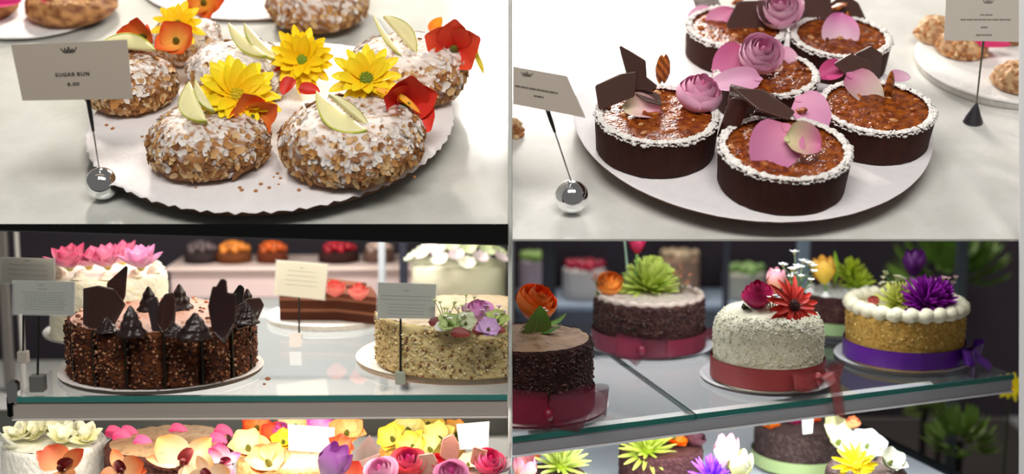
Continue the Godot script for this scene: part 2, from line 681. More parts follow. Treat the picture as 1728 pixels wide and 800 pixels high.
func shard(label: String, st: Transform3D, pts: Array, p0: Vector3, n: Vector3, group := "", col := Color(0.085, 0.042, 0.035), bow := 0.0) -> Node3D:
	var t := thing("chocolate_shard", label, "chocolate", st, p0, Basis(), group)
	var o := []
	for q in pts:
		o.append(on_plane(st, q[0], q[1], p0, n.normalized()) - p0)
	var mb := MB.new()
	mb.prism(o, -n.normalized() * 0.0026, col)
	if bow != 0.0:
		var ax := Vector3.UP.cross(n).normalized()
		var lo := INF
		var hi := -INF
		for q in o:
			lo = minf(lo, q.dot(ax))
			hi = maxf(hi, q.dot(ax))
		for k in mb.v.size():
			mb.v[k] -= n.normalized() * bow * ((mb.v[k].dot(ax) - (lo + hi) * 0.5) / maxf((hi - lo) * 0.5, 0.001)) ** 2
		for k in o.size():
			o[k] -= n.normalized() * bow * ((o[k].dot(ax) - (lo + hi) * 0.5) / maxf((hi - lo) * 0.5, 0.001)) ** 2
	var sheet := part("sheet", mb, mat("chocolate"), t)
	# bevelled broken edge
	var eb := MB.new()
	for k in o.size():
		eb.tube([o[k] - n.normalized() * 0.0013, o[(k + 1) % o.size()] - n.normalized() * 0.0013], [0.0015, 0.0015], 6, col * 1.15)
	part("broken_edge", eb, mat("chocolate"), sheet)
	return t

# round board: radii in metres, paper top, cut edge
func board(label: String, st: Transform3D, p: Vector3, rx: float, rz: float, thick: float, paper: Color, edge: Color, scallop := 0, amp := 0.0015, foot := 0.0) -> Node3D:
	var t := thing("cake_board", label, "cake board", st, p + Vector3(0, 0.0004, 0))
	var low := foot
	thick += foot
	var wob := func(a: float, k: int, q: Vector3) -> Vector3:
		var s := 1.0
		if scallop > 0 and k <= 1:
			s += amp / rx * (1.0 + sin(a * scallop)) * 0.5
			q.y -= amp * 0.8 * (1.0 + sin(a * scallop + 1.2)) * (1.0 if k == 0 else 0.3)
		return Vector3(q.x * s, q.y + 0.0005 * nz.get_noise_2d(q.x * 30.0, q.z * 30.0), q.z * rz / rx * s)
	var top := MB.new()
	var k1 := 0.0012
	top.lathe([Vector2(rx * 1.004, thick - 0.0012), Vector2(rx * 0.99, thick + 0.0006), Vector2(rx * 0.93, thick + 0.0002), Vector2(rx * 0.915, thick - k1 * 0.6), Vector2(rx * 0.90, thick), Vector2(rx * 0.885, thick - k1 * 0.5), Vector2(rx * 0.87, thick), Vector2(rx * 0.5, thick), Vector2(0, thick)], 180, wob,
		func(q: Vector3, _k: int) -> Color: return paper * (0.97 + 0.05 * nz.get_noise_2d(q.x * 60.0, q.z * 60.0)))
	part("paper_top", top, mat("paper"), t)
	var sd := MB.new()
	sd.lathe([Vector2(0.0, low), Vector2(rx * 0.985, low), Vector2(rx * 0.994, lerpf(low, thick, 0.2)), Vector2(rx * 0.996, lerpf(low, thick, 0.8)), Vector2(rx * 0.99, thick - 0.0016), Vector2(0.0, thick - 0.0018)], 120, func(_a, _k, q: Vector3): return Vector3(q.x, q.y, q.z * rz / rx),
		func(q: Vector3, _k: int) -> Color: return edge * (1.0 + 0.25 * nz.get_noise_3d(q.x * 200.0, q.y * 900.0, q.z * 200.0)))
	part("card_base", sd, mat("kraft"), t)
	if foot > 0.0:
		var ft := MB.new()
		ft.lathe([Vector2(0, 0), Vector2(rx * 0.55, 0), Vector2(rx * 0.55, foot * 0.15), Vector2(rx * 0.42, foot * 0.4), Vector2(rx * 0.42, foot * 0.95), Vector2(0, foot * 0.95)], 60, func(_a, _k, q: Vector3): return q, func(_q, _k): return L(214, 210, 204))
		part("stand_foot", ft, mat("painted_white"), t)
	return t

# price card traced on a plane; lines: [text or "-", x, y of the middle in pixels, height in pixels, width in pixels]
func name_card(label: String, st: Transform3D, corners: Array, p0: Vector3, n: Vector3, lines: Array, col: Color, ink: Color, mark := [], clear := false) -> Node3D:
	var t := thing("name_card", label, "name card", st, p0)
	n = n.normalized()
	var o := []
	for q in corners:
		o.append(on_plane(st, q[0], q[1], p0, n) - p0)
	var mb := MB.new()
	mb.prism(o, -n * 0.0012, col)
	var face := part("card", mb, mat("card"), t)
	if clear:
		var cl := MB.new()
		var mid: Vector3 = (o[0] + o[1] + o[2] + o[3]) / 4.0
		var big := []
		for q in o:
			big.append(mid + (q - mid) * 1.06 + n * 0.0012)
		cl.face(big, Color.WHITE)
		part("clear_sleeve", cl, mat("acrylic"), t)
	var x: Vector3 = (o[1] - o[0]).normalized()
	var y := n.cross(x)
	for l in lines:
		var c := on_plane(st, l[1], l[2], p0, n) - p0
		var s := mpp(st, c + p0)
		if l[0] == "-":
			var lm := MB.new()
			var w: float = l[4] * s
			var h: float = l[3] * s
			var bs := Basis(x, y, n)
			var at := -w * 0.5
			while at < w * 0.5 - h:
				var seg := minf(rng.randf_range(2.0, 6.0) * h, w * 0.5 - at)
				lm.box(Vector3(at + seg * 0.5, 0, 0.0002), Vector3(seg * 0.86, h, 0.0004), ink, 0.0, Transform3D(bs, c))
				at += seg
			part("print_line", lm, mat("ink"), face)
		else:
			var tm := TextMesh.new()
			var fnt := SystemFont.new()
			fnt.font_names = PackedStringArray(["Droid Sans"])
			fnt.font_weight = 700
			tm.font = fnt
			tm.text = l[0]
			tm.font_size = 32
			tm.pixel_size = 0.001
			tm.depth = 0.004
			var ab := tm.get_aabb()
			var k := float(l[4]) * s / maxf(ab.size.x, 0.001)
			var kh := float(l[3]) * s / maxf(ab.size.y, 0.001)
			var im := StandardMaterial3D.new()
			im.albedo_color = ink.linear_to_srgb()
			im.roughness = 0.7
			inst("lettering", tm, im, face, Transform3D(Basis(x * k, y * kh, n * 0.1), c - x * k * ab.get_center().x - y * kh * ab.get_center().y + n * 0.0002))
	if mark.size():
		# small three-peaked crest
		var c := on_plane(st, mark[0], mark[1], p0, n) - p0
		var s := mpp(st, c + p0) * float(mark[2]) / 28.0
		var em := MB.new()
		var bs := Transform3D(Basis(x, y, n), c)
		for q in [[-13, 3, -8, -4], [-8, -4, -6, 3], [-6, 3, -3, -4], [-3, -4, 0, 5], [0, 5, 3, -4], [-2, -1, 3, -1], [3, -4, 6, 2], [6, 2, 8, -4], [8, -4, 13, 4], [-8, -4, 8, -4]]:
			var p1 := Vector3(q[0], q[1], 0) * s
			var p2 := Vector3(q[2], q[3], 0) * s
			em.tube([bs * p1 + n * 0.0002, bs * p2 + n * 0.0002], [0.9 * s, 0.9 * s], 5, ink)
		part("crest", em, mat("ink"), face)
	return t

func pin_stand(label: String, st: Transform3D, foot: Vector3, r: float, top: Vector3, clip_len: float) -> Node3D:
	var t := thing("card_stand", label, "card stand", st, foot)
	var mb := MB.new()
	mb.ball(Vector3(0, r + 0.0006, 0), Vector3.ONE * r, 40, 24, Color(0.92, 0.93, 0.94))
	part("ball", mb, mat("chrome"), t)
	var e := top - foot
	var b := Vector3(0, r * 1.9, 0)
	var rod := MB.new()
	rod.tube([b, b.lerp(e, 0.5), e], [0.0009, 0.0009, 0.0009], 8, Color(0.5, 0.5, 0.5))
	part("rod", rod, mat("steel"), t)
	var cl := MB.new()
	var d := (e - b).normalized()
	cl.tube([e - d * clip_len, e - d * clip_len * 0.5, e], [0.0016, 0.0026, 0.0028], 8, Color(0.05, 0.05, 0.05))
	part("clip", cl, mat("dark_metal"), t)
	return t

# ------------------------------------------------------------------ setting
func px_prism(pts: Array, depth: float, thick: float, col: Color) -> MB:
	var mb := MB.new()
	var o := []
	for q in pts:
		o.append(wp(q[0], q[1], depth))
	mb.prism(o, -cam_at.basis.z * thick, col)
	return mb

func counter(label: String, st: Transform3D, x0: float, x1: float, col: Color) -> void:
	var t := thing("display_counter", label, "counter", st, Vector3.ZERO)
	var mb := MB.new()
	var o := [Vector3(x0, 0, 0), Vector3(x0, 0, -1.15), Vector3(x0, -0.03, -1.15), Vector3(x0, -0.012, -0.05), Vector3(x0, -0.0015, 0.0)]
	mb.prism(o, Vector3(x1 - x0, 0, 0), col)
	part("slab", mb, mat("stone"), t)

func build_structure() -> void:
	var lx := 0.0
	# sloping stone counters
	counter("pale grey polished stone counter under the almond buns", s_bun, -0.75, -0.0045 - s_bun.origin.x, L(202, 204, 200))
	counter("white polished stone counter under the chocolate tarts", s_tart, 0.0004 - s_tart.origin.x, 0.45, L(230, 230, 228))
	# the wall between the displays
	var mw := MB.new()
	mw.box(Vector3(-0.0022, 1.02, -2.10), Vector3(0.0040, 1.0, 1.22), L(205, 208, 203), 0.0004)
	structure("wall_middle", mw, mat("wall"), Transform3D(), "thin pale upright panel between the four displays", "wall")
	structure("trim_1", px_prism([[1721, -10], [1740, -10], [1740, 810], [1721, 810]], 1.48, 0.003, L(225, 228, 230)), mat("painted_white"), Transform3D(), "pale white upright edge strip beside the tart counter", "trim")
	structure("trim_2", px_prism([[865, 403.5], [1722, 403.5], [1722, 407], [865, 407]], 1.494, 0.01, L(150, 150, 146)), mat("painted_white"), Transform3D(), "thin grey edge strip under the tart counter", "trim")
	var rail := structure("trim_3", px_prism([[-12, 378], [857.5, 378], [857.5, 413], [-12, 388]], 1.492, 0.03, L(6, 6, 7)), mat("black_gloss"), Transform3D(), "glossy black case rail under the bun counter", "trim")
	lx = 0.0
	var lip := px_prism([[-12, 388], [857.5, 413], [857.5, 415], [-12, 390]], 1.490, 0.006, L(120, 120, 124))
	part("lip", lip, mat("steel"), rail)
	# back walls
	var bw := MB.new()
	bw.box(Vector3(-0.52, 1.03, -2.42), Vector3(1.03, 0.80, 0.02), L(58, 50, 62), 0.001)
	structure("wall_back", bw, mat("wall"), Transform3D(), "dark violet grey back wall behind the nut cake case", "wall")
	var bv := MB.new()
	bv.box(Vector3(0.62, 1.03, -2.75), Vector3(1.236, 0.80, 0.02), L(66, 54, 64), 0.001)
	structure("wall_rear", bv, mat("wall"), Transform3D(), "dark brown back wall behind the beribboned cakes", "wall")
	# lower decks
	clip = -1.0
	var d1 := thing("case_deck", "white lower deck of the nut cake case", "case deck", s_nut_low, Vector3.ZERO)
	var m1 := MB.new()
	m1.box(Vector3(-0.1, -0.01, -0.38), Vector3(1.1, 0.02, 1.0), L(238, 240, 240), 0.002)
	part("panel", m1, mat("deck"), d1)
	clip = 1.0
	var d2 := thing("case_deck", "white lower deck of the beribboned cake case", "case deck", s_rib_low, Vector3.ZERO)
	var q := on(s_rib_low, 1535, 770)
	var m2 := MB.new()
	m2.box(Vector3(q.x * 0.5 - 0.3, -0.01, -0.35), Vector3(q.x + 0.6, 0.02, 1.0), L(225, 231, 238), 0.002)
	part("panel", m2, mat("deck"), d2)
	var m3 := MB.new()
	m3.box(Vector3(q.x + 0.008, -0.008, -0.35), Vector3(0.016, 0.026, 1.0), L(40, 48, 54), 0.002)
	part("edge_strip", m3, mat("dark_metal"), d2, "dark metal edge strip")
	clip = 0.0
	var fl := MB.new()
	fl.box(Vector3(0.0, 0.40, -2.2), Vector3(2.6, 0.04, 2.4), L(52, 44, 42), 0.001)
	structure("floor", fl, mat("wall"))
	glass_shelves()

func glass_shelves() -> void:
	# shelf of the nut cake case
	clip = -1.0
	var a := on(s_nut, 22, 672).x
	var t := thing("glass_shelf", "clear glass shelf with grey metal front rail under the nut cake", "shelf", s_nut, Vector3.ZERO)
	var w := 0.40 - a
	var mb := MB.new()
	mb.face([Vector3(a, 0, 0), Vector3(a + w, 0, 0), Vector3(a + w, 0, -0.44), Vector3(a, 0, -0.44)], Color.WHITE)
	part("pane", mb, mat("glass"), t)
	var e := MB.new()
	e.box(Vector3(a + w * 0.5, -0.0035, -0.001), Vector3(w, 0.0066, 0.002), L(52, 120, 112), 0.0004)
	part("polished_edge", e, mat("glass_edge"), t, "teal green glass edge")
	var r := MB.new()
	r.box(Vector3(a + w * 0.5 - 0.004, -0.0165, -0.008), Vector3(w, 0.0185, 0.012), L(176, 168, 160), 0.0015)
	r.box(Vector3(a + w * 0.5 - 0.004, -0.0262, -0.0055), Vector3(w, 0.0018, 0.014), L(215, 212, 206), 0.0004)
	part("front_rail", r, mat("rail"), t, "brushed grey metal rail")
	var br := MB.new()
	br.box(Vector3(a - 0.003, 0.004, -0.006), Vector3(0.012, 0.026, 0.016), L(200, 200, 198), 0.003)
	br.box(Vector3(a - 0.007, -0.012, -0.006), Vector3(0.006, 0.026, 0.012), L(40, 40, 40), 0.002)
	part("bracket", br, mat("chrome"), t)
	# shelf of the beribboned cakes: two panes with a seam
	clip = 1.0
	var u := thing("glass_shelf", "clear glass shelf of two panes with a grey rail under the beribboned cakes", "shelf", s_rib, Vector3.ZERO)
	var s0 := on(s_rib, 1172, 698)
	var s1 := on(s_rib, 1048, 608)
	s0.z = 0.0
	var k2 := (-0.46 - s0.z) / (s1.z - s0.z)
	var s2 := s0.lerp(s1, k2)
	var x1 := on(s_rib, 1712, 632).x
	var g := Vector3(0.0012, 0, 0)
	for j in 2:
		var pm := MB.new()
		if j == 0:
			pm.face([Vector3(-0.02, 0, 0), s0 - g, s2 - g, Vector3(-0.3, 0, -0.46)], Color.WHITE)
		else:
			pm.face([s0 + g, Vector3(x1, 0, 0), Vector3(x1, 0, -0.46), s2 + g], Color.WHITE)
		part("pane", pm, mat("glass"), u)
	var sm := MB.new()
	sm.prism([s0 - g, s0 + g, s2 + g, s2 - g], Vector3(0, -0.006, 0), L(40, 66, 66))
	part("seam", sm, mat("glass_edge"), u, "dark green seam between the panes")
	var e2 := MB.new()
	e2.box(Vector3(x1 * 0.5, -0.0035, -0.001), Vector3(x1, 0.0066, 0.002), L(30, 96, 86), 0.0004)
	part("polished_edge", e2, mat("glass_edge"), u, "teal green glass edge")
	var r2 := MB.new()
	r2.box(Vector3(x1 * 0.5, -0.0150, -0.008), Vector3(x1, 0.0155, 0.012), L(150, 150, 154), 0.0015)
	r2.box(Vector3(x1 * 0.5, -0.0235, -0.0055), Vector3(x1, 0.0018, 0.014), L(205, 205, 208), 0.0004)
	part("front_rail", r2, mat("rail"), u, "brushed grey metal rail")
	clip = 0.0

# ------------------------------------------------------------------ almond buns
func bun(label: String, st: Transform3D, px: float, py: float, rpx: float, tall: float, lift: float, sugar: float, flakes: int, group := "", dark := 0.0) -> Dictionary:
	var p := on(st, px, py, lift + 0.0014)
	var r := rpx * mpp(st, p)
	var h := r * tall
	var t := thing("almond_bun", label, "pastry", st, p, Basis(Vector3.UP, rng.randf() * TAU), group)
	var off := rng.randf() * 50.0
	var mb := MB.new()
	var prof := [Vector2(0.0, 0.0), Vector2(0.80 * r, 0.0), Vector2(0.94 * r, 0.10 * h), Vector2(1.0 * r, 0.28 * h), Vector2(1.0 * r, 0.48 * h), Vector2(0.94 * r, 0.68 * h), Vector2(0.82 * r, 0.83 * h), Vector2(0.64 * r, 0.94 * h), Vector2(0.42 * r, 0.99 * h), Vector2(0.2 * r, 1.0 * h), Vector2(0, 1.0 * h)]
	var fine := []
	for k in prof.size() - 1:
		var steps := 1 if k == 0 else 3
		for j in steps:
			fine.append(prof[k].lerp(prof[k + 1], float(j) / steps))
	fine.append(prof[-1])
	var bump := func(_a: float, _k: int, q: Vector3) -> Vector3:
		if q.y < 0.0005:
			return q
		var s := 1.0 + 0.09 * nz.get_noise_3d(q.x * 28.0 + off, q.y * 28.0, q.z * 28.0) + 0.03 * nz.get_noise_3d(q.x * 120.0 + off, q.y * 120.0, q.z * 120.0)
		return Vector3(q.x * s, q.y * (1.0 + 0.5 * (s - 1.0)), q.z * s)
	var crust := func(q: Vector3, _k: int) -> Color:
		var n := nz.get_noise_3d(q.x * 90.0 + off, q.y * 90.0, q.z * 90.0)
		var m := nz.get_noise_3d(q.x * 220.0, q.y * 220.0 + off, q.z * 220.0)
		var base := L(172, 116, 58).lerp(L(106, 58, 26), clampf(0.5 + n * 1.1 + dark, 0.0, 1.0))
		var dust := smoothstep(0.45, 0.85, sugar - 1.0 + q.y / h + n * 0.9 + m * 0.8)
		return base.lerp(L(240, 234, 230), dust * 0.85)
	mb.lathe(fine, 72, bump, crust)
	part("crust", mb, mat("crust"), t)
	var fb := MB.new()
	for k in int(flakes * 1.5):
		var u := rng.randf_range(0.14, 0.99)
		var a := rng.randf() * TAU
		var y := h * u
		# profile radius at that height
		var rr := r
		for j in range(1, prof.size() - 1):
			if prof[j].y <= y and prof[j + 1].y >= y:
				rr = lerpf(prof[j].x, prof[j + 1].x, (y - prof[j].y) / maxf(prof[j + 1].y - prof[j].y, 1e-5))
		if u > 0.93:
			rr *= sqrt(rng.randf())
			y = h * lerpf(1.0, 0.94, rr / (0.64 * r))
		var q: Vector3 = bump.call(a, 5, Vector3(cos(a) * rr, y, sin(a) * rr))
		var nrm := Vector3(q.x / r, (q.y / h - 0.35) * 1.7, q.z / r).normalized()
		nrm = (nrm + Vector3(rng.randf_range(-1, 1), rng.randf_range(-1, 1), rng.randf_range(-1, 1)) * 0.26).normalized()
		var b := axis(nrm, rng.randf() * TAU)
		var l := rng.randf_range(0.0028, 0.0078)
		var w := l * rng.randf_range(0.45, 0.75)
		var n := nz.get_noise_3d(q.x * 90.0 + off, q.y * 90.0, q.z * 90.0)
		var white := sugar - 1.0 + q.y / h + n * 0.8 + rng.randf_range(-0.6, 0.6) > 0.66
		var tone: Color
		if white:
			tone = L(240, 232, 226) * rng.randf_range(0.8, 1.0)
		else:
			tone = [L(204, 156, 98), L(184, 128, 70), L(218, 182, 132), L(146, 94, 50)][rng.randi() % 4] * rng.randf_range(0.8, 1.05)
		var s := fb.v.size()
		var lift2 := 0.0005
		for j in 6:
			var an := TAU * j / 6.0
			var wob := rng.randf_range(0.8, 1.15)
			fb.vert(q + b * Vector3(cos(an) * l * wob, lift2 + 0.0008 * absf(cos(an)), sin(an) * w * wob), tone)
		var mid := fb.vert(q + b * Vector3(0, lift2, 0), tone)
		for j in 6:
			fb.tri(mid, s + j, s + (j + 1) % 6)
		for j in 6:
			fb.vert(fb.v[s + j] - b * Vector3(0, 0.0011, 0), tone)
		for j in 6:
			fb.quad(s + j, s + (j + 1) % 6, s + 7 + (j + 1) % 6, s + 7 + j)
	part("almond_flakes", fb, mat("flake"), t, "sugar dusted almond flakes", "stuff")
	return {"p": p, "r": r, "h": h}

# thin wedge of apple: cut edge from a to b in pixels, skin bulging by bulge to the side
func apple_slice(label: String, st: Transform3D, a: Vector2, b: Vector2, bulge: float, p0: Vector3, n: Vector3, thick := 0.0045) -> void:
	n = n.normalized()
	var t := thing("apple_slice", label, "apple slice", st, p0)
	var pa := on_plane(st, a.x, a.y, p0, n) - p0
	var pb := on_plane(st, b.x, b.y, p0, n) - p0
	var d := (b - a)
	var side := Vector2(d.y, -d.x).normalized() * bulge
	var mid := (a + b) * 0.5 + side
	var pm := on_plane(st, mid.x, mid.y, p0, n) - p0
	var out := pm - (pa + pb) * 0.5
	var arc := []
	for k in 15:
		var u := k / 14.0
		arc.append(pa.lerp(pb, u) + out * pow(sin(PI * u), 0.75))
	# flesh, a little thinner at the cut edge
	var mb := MB.new()
	var s := mb.v.size()
	var core := L(232, 224, 164)
	var near := L(238, 234, 186)
	for sd in 2:
		var off := -n * thick * sd
		for k in 15:
			var u := k / 14.0
			var c := pa.lerp(pb, u)
			for j in 5:
				var w := j / 4.0
				var q: Vector3 = c.lerp(arc[k], w)
				var tone := near.lerp(core, 1.0 - absf(w - 0.4))
				mb.vert(q + off + n * (0.0012 * sin(PI * w) * (1.0 if sd == 0 else 0.0)), tone * (1.0 + 0.08 * nz.get_noise_3d(q.x * 300.0, q.y * 300.0, q.z * 300.0)))
	for sd in 2:
		for k in 14:
			for j in 4:
				var i := s + sd * 75 + k * 5 + j
				if sd == 0:
					mb.quad(i, i + 1, i + 6, i + 5)
				else:
					mb.quad(i, i + 5, i + 6, i + 1)
	for k in 14:
		mb.quad(s + k * 5, s + (k + 1) * 5, s + 75 + (k + 1) * 5, s + 75 + k * 5)
	part("flesh", mb, mat("apple"), t)
	var sk := MB.new()
	for k in 14:
		var o1: Vector3 = arc[k] - (pa + pb) * 0.5
		var o2: Vector3 = arc[k + 1] - (pa + pb) * 0.5
		var e1 := arc[k] + o1.normalized() * 0.0008 as Vector3
		var e2 := arc[k + 1] + o2.normalized() * 0.0008 as Vector3
		var tone := L(178, 190, 62).lerp(L(206, 204, 84), 0.5 + 0.5 * sin(k * 1.3))
		sk.face([e1 + n * 0.0004, e2 + n * 0.0004, e2 - n * (thick + 0.0004), e1 - n * (thick + 0.0004)], tone)
		sk.face([e1 + n * 0.0004, e2 + n * 0.0004, arc[k + 1] * 0.97 + n * 0.0006, arc[k] * 0.97 + n * 0.0006], tone)
	part("skin", sk, mat("apple"), t, "yellow green apple skin")

func daisy(label: String, st: Transform3D, p: Vector3, dir: Vector3, r: float, col_in: Color, col_out: Color, heart: Color, group := "", rows := 3, per := 15, called := "chrysanthemum", flatness := 0.25) -> Node3D:
	var rings := []
	for k in rows:
		var f := float(k) / maxf(rows - 1, 1)
		rings.append([per, r * (1.0 - 0.22 * f), r * 0.34, flatness + 0.28 * f, -0.25 + 0.35 * f, 0.35, 0.75, 0.38, col_in, col_out, r * 0.06, r * 0.03 * k])
	return bloom(called, label, "flower", st, p, dir, rings, [r * 0.22, r * 0.14, heart, r * 0.04, heart * 1.3], group, false, rng.randf())

func cup_bloom(label: String, st: Transform3D, p: Vector3, dir: Vector3, r: float, c0: Color, c1: Color, n := 5, lift := 0.55, called := "cup_flower", group := "", spin := 0.0) -> void:
	bloom(called, label, "flower", st, p, dir, [[n, r, r * 1.05, lift, 0.35, 0.45, 0.7, 0.5, c0, c1, r * 0.05, 0.0]], [r * 0.13, r * 0.3, L(90, 100, 30), r * 0.1], group, false, spin)

func build_bun_counter() -> void:
	var st := s_bun
	var lift := 0.026
	# boards
	var c := on(st, 460, 197, lift)
	var rr := 303.0 * mpp(st, c)
	c.y = 0.0
	board("round white paper board with scalloped edge under the almond buns", st, c, rr, rr, 0.010, L(238, 234, 236), L(92, 60, 38), 110, 0.0022, 0.016)
	var c2 := on(st, 445, -40, 0.0)
	board("round white paper board beyond the scalloped almond bun board", st, c2, 205.0 * mpp(st, c2), 195.0 * mpp(st, c2), 0.006, L(236, 233, 232), L(120, 90, 60))
	var c3 := on(st, 62, 18, 0.0)
	board("round white board under the brown glazed pastries", st, c3, 128.0 * mpp(st, c3), 128.0 * mpp(st, c3), 0.006, L(240, 238, 240), L(90, 84, 76))
	# buns
	var bf := bun("plump almond bun with two apple slices, yellow flower and red flower on its top", st, 598, 267, 121, 0.70, lift, 0.90, 620)
	var bl := bun("almond bun with a yellow flower over an orange petal on its top", st, 358, 266, 101, 0.78, lift, 0.82, 520)
	var bc := bun("sugary almond bun at the board's edge under the red flower and two apple slices", st, 688, 150, 100, 0.80, lift, 1.02, 460)
	var bd := bun("white sugared almond bun behind the bun with the orange petal", st, 405, 152, 86, 0.85, lift, 1.22, 420)
	var be := bun("almond bun behind the name card under a cupped orange flower", st, 226, 168, 76, 0.95, lift, 0.72, 380)
	var bg := bun("small sugared almond bun between the name card bun and the far board", st, 318, 92, 58, 1.0, lift, 1.25, 260)
	var bh := bun("almond bun alone on the far round board with a brown bare side", st, 540, 30, 84, 0.85, 0.006, 0.95, 320)
	# apple slices
	var top: Vector3 = bf.p + Vector3(0, bf.h, 0)
	apple_slice("broad pale apple slice leaning on the plump bun with the red flower", st, Vector2(534, 153), Vector2(619, 219), -34, top + Vector3(-0.012, 0.0150, 0.0), Vector3(-0.05, 0.93, 0.36))
	apple_slice("narrow apple slice tucked behind the broad slice on the plump bun", st, Vector2(556, 160), Vector2(624, 216), 12, top + Vector3(0.0, 0.021, 0.0), Vector3(0.40, 0.80, 0.40))
	top = bl.p + Vector3(0, bl.h, 0)
	apple_slice("curved apple slice on the bun with the orange petal", st, Vector2(320, 138), Vector2(349, 204), -34, top + Vector3(-0.026, 0.014, 0.0), Vector3(-0.2, 0.9, 0.4))
	apple_slice("short apple slice half hidden under the yellow flower with orange petal", st, Vector2(330, 134), Vector2(362, 186), -14, top + Vector3(-0.014, 0.020, -0.004), Vector3(0.1, 0.85, 0.5))
	top = bd.p + Vector3(0, bd.h, 0)
	apple_slice("long yellow apple slice on the white sugared bun", st, Vector2(386, 38), Vector2(450, 94), -20, top + Vector3(0.008, 0.016, -0.006), Vector3(-0.2, 0.88, 0.45))
	apple_slice("pale apple slice beside the big yellow daisy on the white sugared bun", st, Vector2(412, 38), Vector2(472, 100), -17, top + Vector3(0.020, 0.021, -0.006), Vector3(0.2, 0.88, 0.45))
	top = bc.p + Vector3(0, bc.h, 0)
	apple_slice("thin yellow apple slice with dark gap beside it near the red flower", st, Vector2(630, 24), Vector2(678, 94), -9, top + Vector3(-0.022, 0.016, -0.006), Vector3(-0.2, 0.88, 0.45))
	apple_slice("wide pale apple slice near the red flower on the sugary bun", st, Vector2(648, 28), Vector2(702, 90), 22, top + Vector3(-0.010, 0.021, -0.006), Vector3(0.2, 0.88, 0.45))
	top = be.p + Vector3(0, be.h, 0)
	apple_slice("pale apple slice peeping over the name card beside the orange flower", st, Vector2(168, 76), Vector2(262, 84), 24, top + Vector3(-0.012, 0.003, -0.008), Vector3(-0.1, 0.9, 0.4))
	# flowers
	var yel0 := L(252, 196, 0)
	var yel1 := L(255, 226, 20)
	var green := L(120, 150, 30)
	daisy("big yellow daisy with green heart behind the plump bun", st, on(st, 510, 102, bd.h + 0.013 + 0.006), Vector3(0.05, 0.55, 0.8), 0.041, yel0, yel1, green, "", 3, 13)
	daisy("ruffled yellow flower over an orange petal on a bun", st, on(st, 400, 163, bl.h + 0.013 + 0.022), Vector3(0.2, 0.75, 0.55), 0.049, yel0, L(252, 232, 30), L(190, 170, 20), "", 3, 13, "chrysanthemum", 0.1)
	daisy("loose yellow flower touching the red flower on the plump bun", st, on(st, 618, 135, bf.h + 0.013 + 0.024), Vector3(0.1, 0.75, 0.55), 0.044, yel0, L(250, 230, 40), L(110, 130, 30), "", 2, 13, "chrysanthemum", 0.15)
	daisy("yellow flower behind the cupped orange petals near the name card", st, on(st, 300, 44, be.h + 0.013 + 0.024), Vector3(0.15, 0.7, 0.6), 0.034, yel0, L(252, 224, 20), L(120, 110, 20), "", 2, 12, "chrysanthemum", 0.1)
	var or0 := L(250, 150, 70)
	var or1 := L(240, 84, 40)
	cup_bloom("cupped orange flower peeping over the name card", st, on(st, 244, 64, be.h + 0.013 + 0.018), Vector3(-0.3, 0.55, 0.8), 0.034, or0, or1, 4, 0.55)
	cup_bloom("open orange flower under the yellow flower near the name card", st, on(st, 298, 70, be.h + 0.013 + 0.020), Vector3(0.1, 0.6, 0.75), 0.033, L(252, 190, 90), or1, 4, 0.6, "cup_flower", "", 0.6)
	cup_bloom("orange cup flower drooping under the ruffled yellow flower", st, on(st, 424, 196, bl.h + 0.013 + 0.006), Vector3(0.35, 0.25, 0.9), 0.036, L(250, 150, 60), L(240, 100, 50), 4, 0.45, "cup_flower", "", 0.4)
	loose_petal("dark orange petal hidden beneath the ruffled yellow flower", st, on(st, 394, 190, bl.h + 0.013 + 0.010), Vector3(-0.1, 0.8, 0.5), Vector3(0.9, 0, 0.3), 0.045, 0.03, L(220, 110, 40), L(206, 86, 34), 0.4, -0.3)
	var rd0 := L(206, 24, 10)
	var rd1 := L(226, 58, 40)
	cup_bloom("red flower cup with golden streaks on the plump bun", st, on(st, 682, 178, bf.h + 0.013 + 0.004), Vector3(0.45, 0.5, 0.75), 0.044, rd0, rd1, 5, 0.55)
	for k in 3:
		loose_petal("slim golden petal across the red flower on the plump bun", st, on(st, 655 + 16 * k, 158 + 7 * k, bf.h + 0.013 + 0.020 - 0.003 * k), Vector3(0.2, 0.75, 0.6), Vector3(0.9, 0, 0.35 + 0.2 * k), 0.036, 0.008, L(250, 190, 20), L(240, 150, 30), 0.3, -0.3, "golden petals on the red flower")
	cup_bloom("deep red flower with orange rim at the edge of the sugary bun", st, on(st, 766, 84, bc.h + 0.013 + 0.006), Vector3(0.0, 0.5, 0.85), 0.044, L(190, 12, 6), L(236, 84, 52), 5, 0.5, "cup_flower", "", 0.3)
	for k in 4:
		loose_petal("slim yellow green petal under the deep red flower", st, on(st, 787 + 7 * k, 60 + 15 * k, bc.h * 0.98 + 0.013), Vector3(0.3, 0.8, 0.5), Vector3(0.7, -0.1, 0.3 + 0.3 * k), 0.030, 0.008, L(180, 190, 40), L(236, 200, 40), 0.3, -0.4, "slim petals under the deep red flower")
	loose_petal("curled yellow petal at the top of the deep red flower", st, on(st, 736, 44, bc.h + 0.013 + 0.012), Vector3(-0.2, 0.5, 0.8), Vector3(0.5, 0.6, -0.3), 0.026, 0.018, L(240, 120, 40), L(250, 190, 40), 0.6, 0.7)
	for k in 3:
		loose_petal("dark red petal under the big yellow daisy", st, on(st, [470, 486, 520][k], [112, 144, 152][k], bd.h + 0.013 + 0.002), Vector3(0.0, 0.8, 0.5), Vector3([-0.8, -0.3, 0.9][k], 0, [0.2, 0.7, 0.1][k]), 0.026, 0.018, L(190, 30, 10), L(212, 44, 20), 0.4, -0.4, "red petals under the daisy")
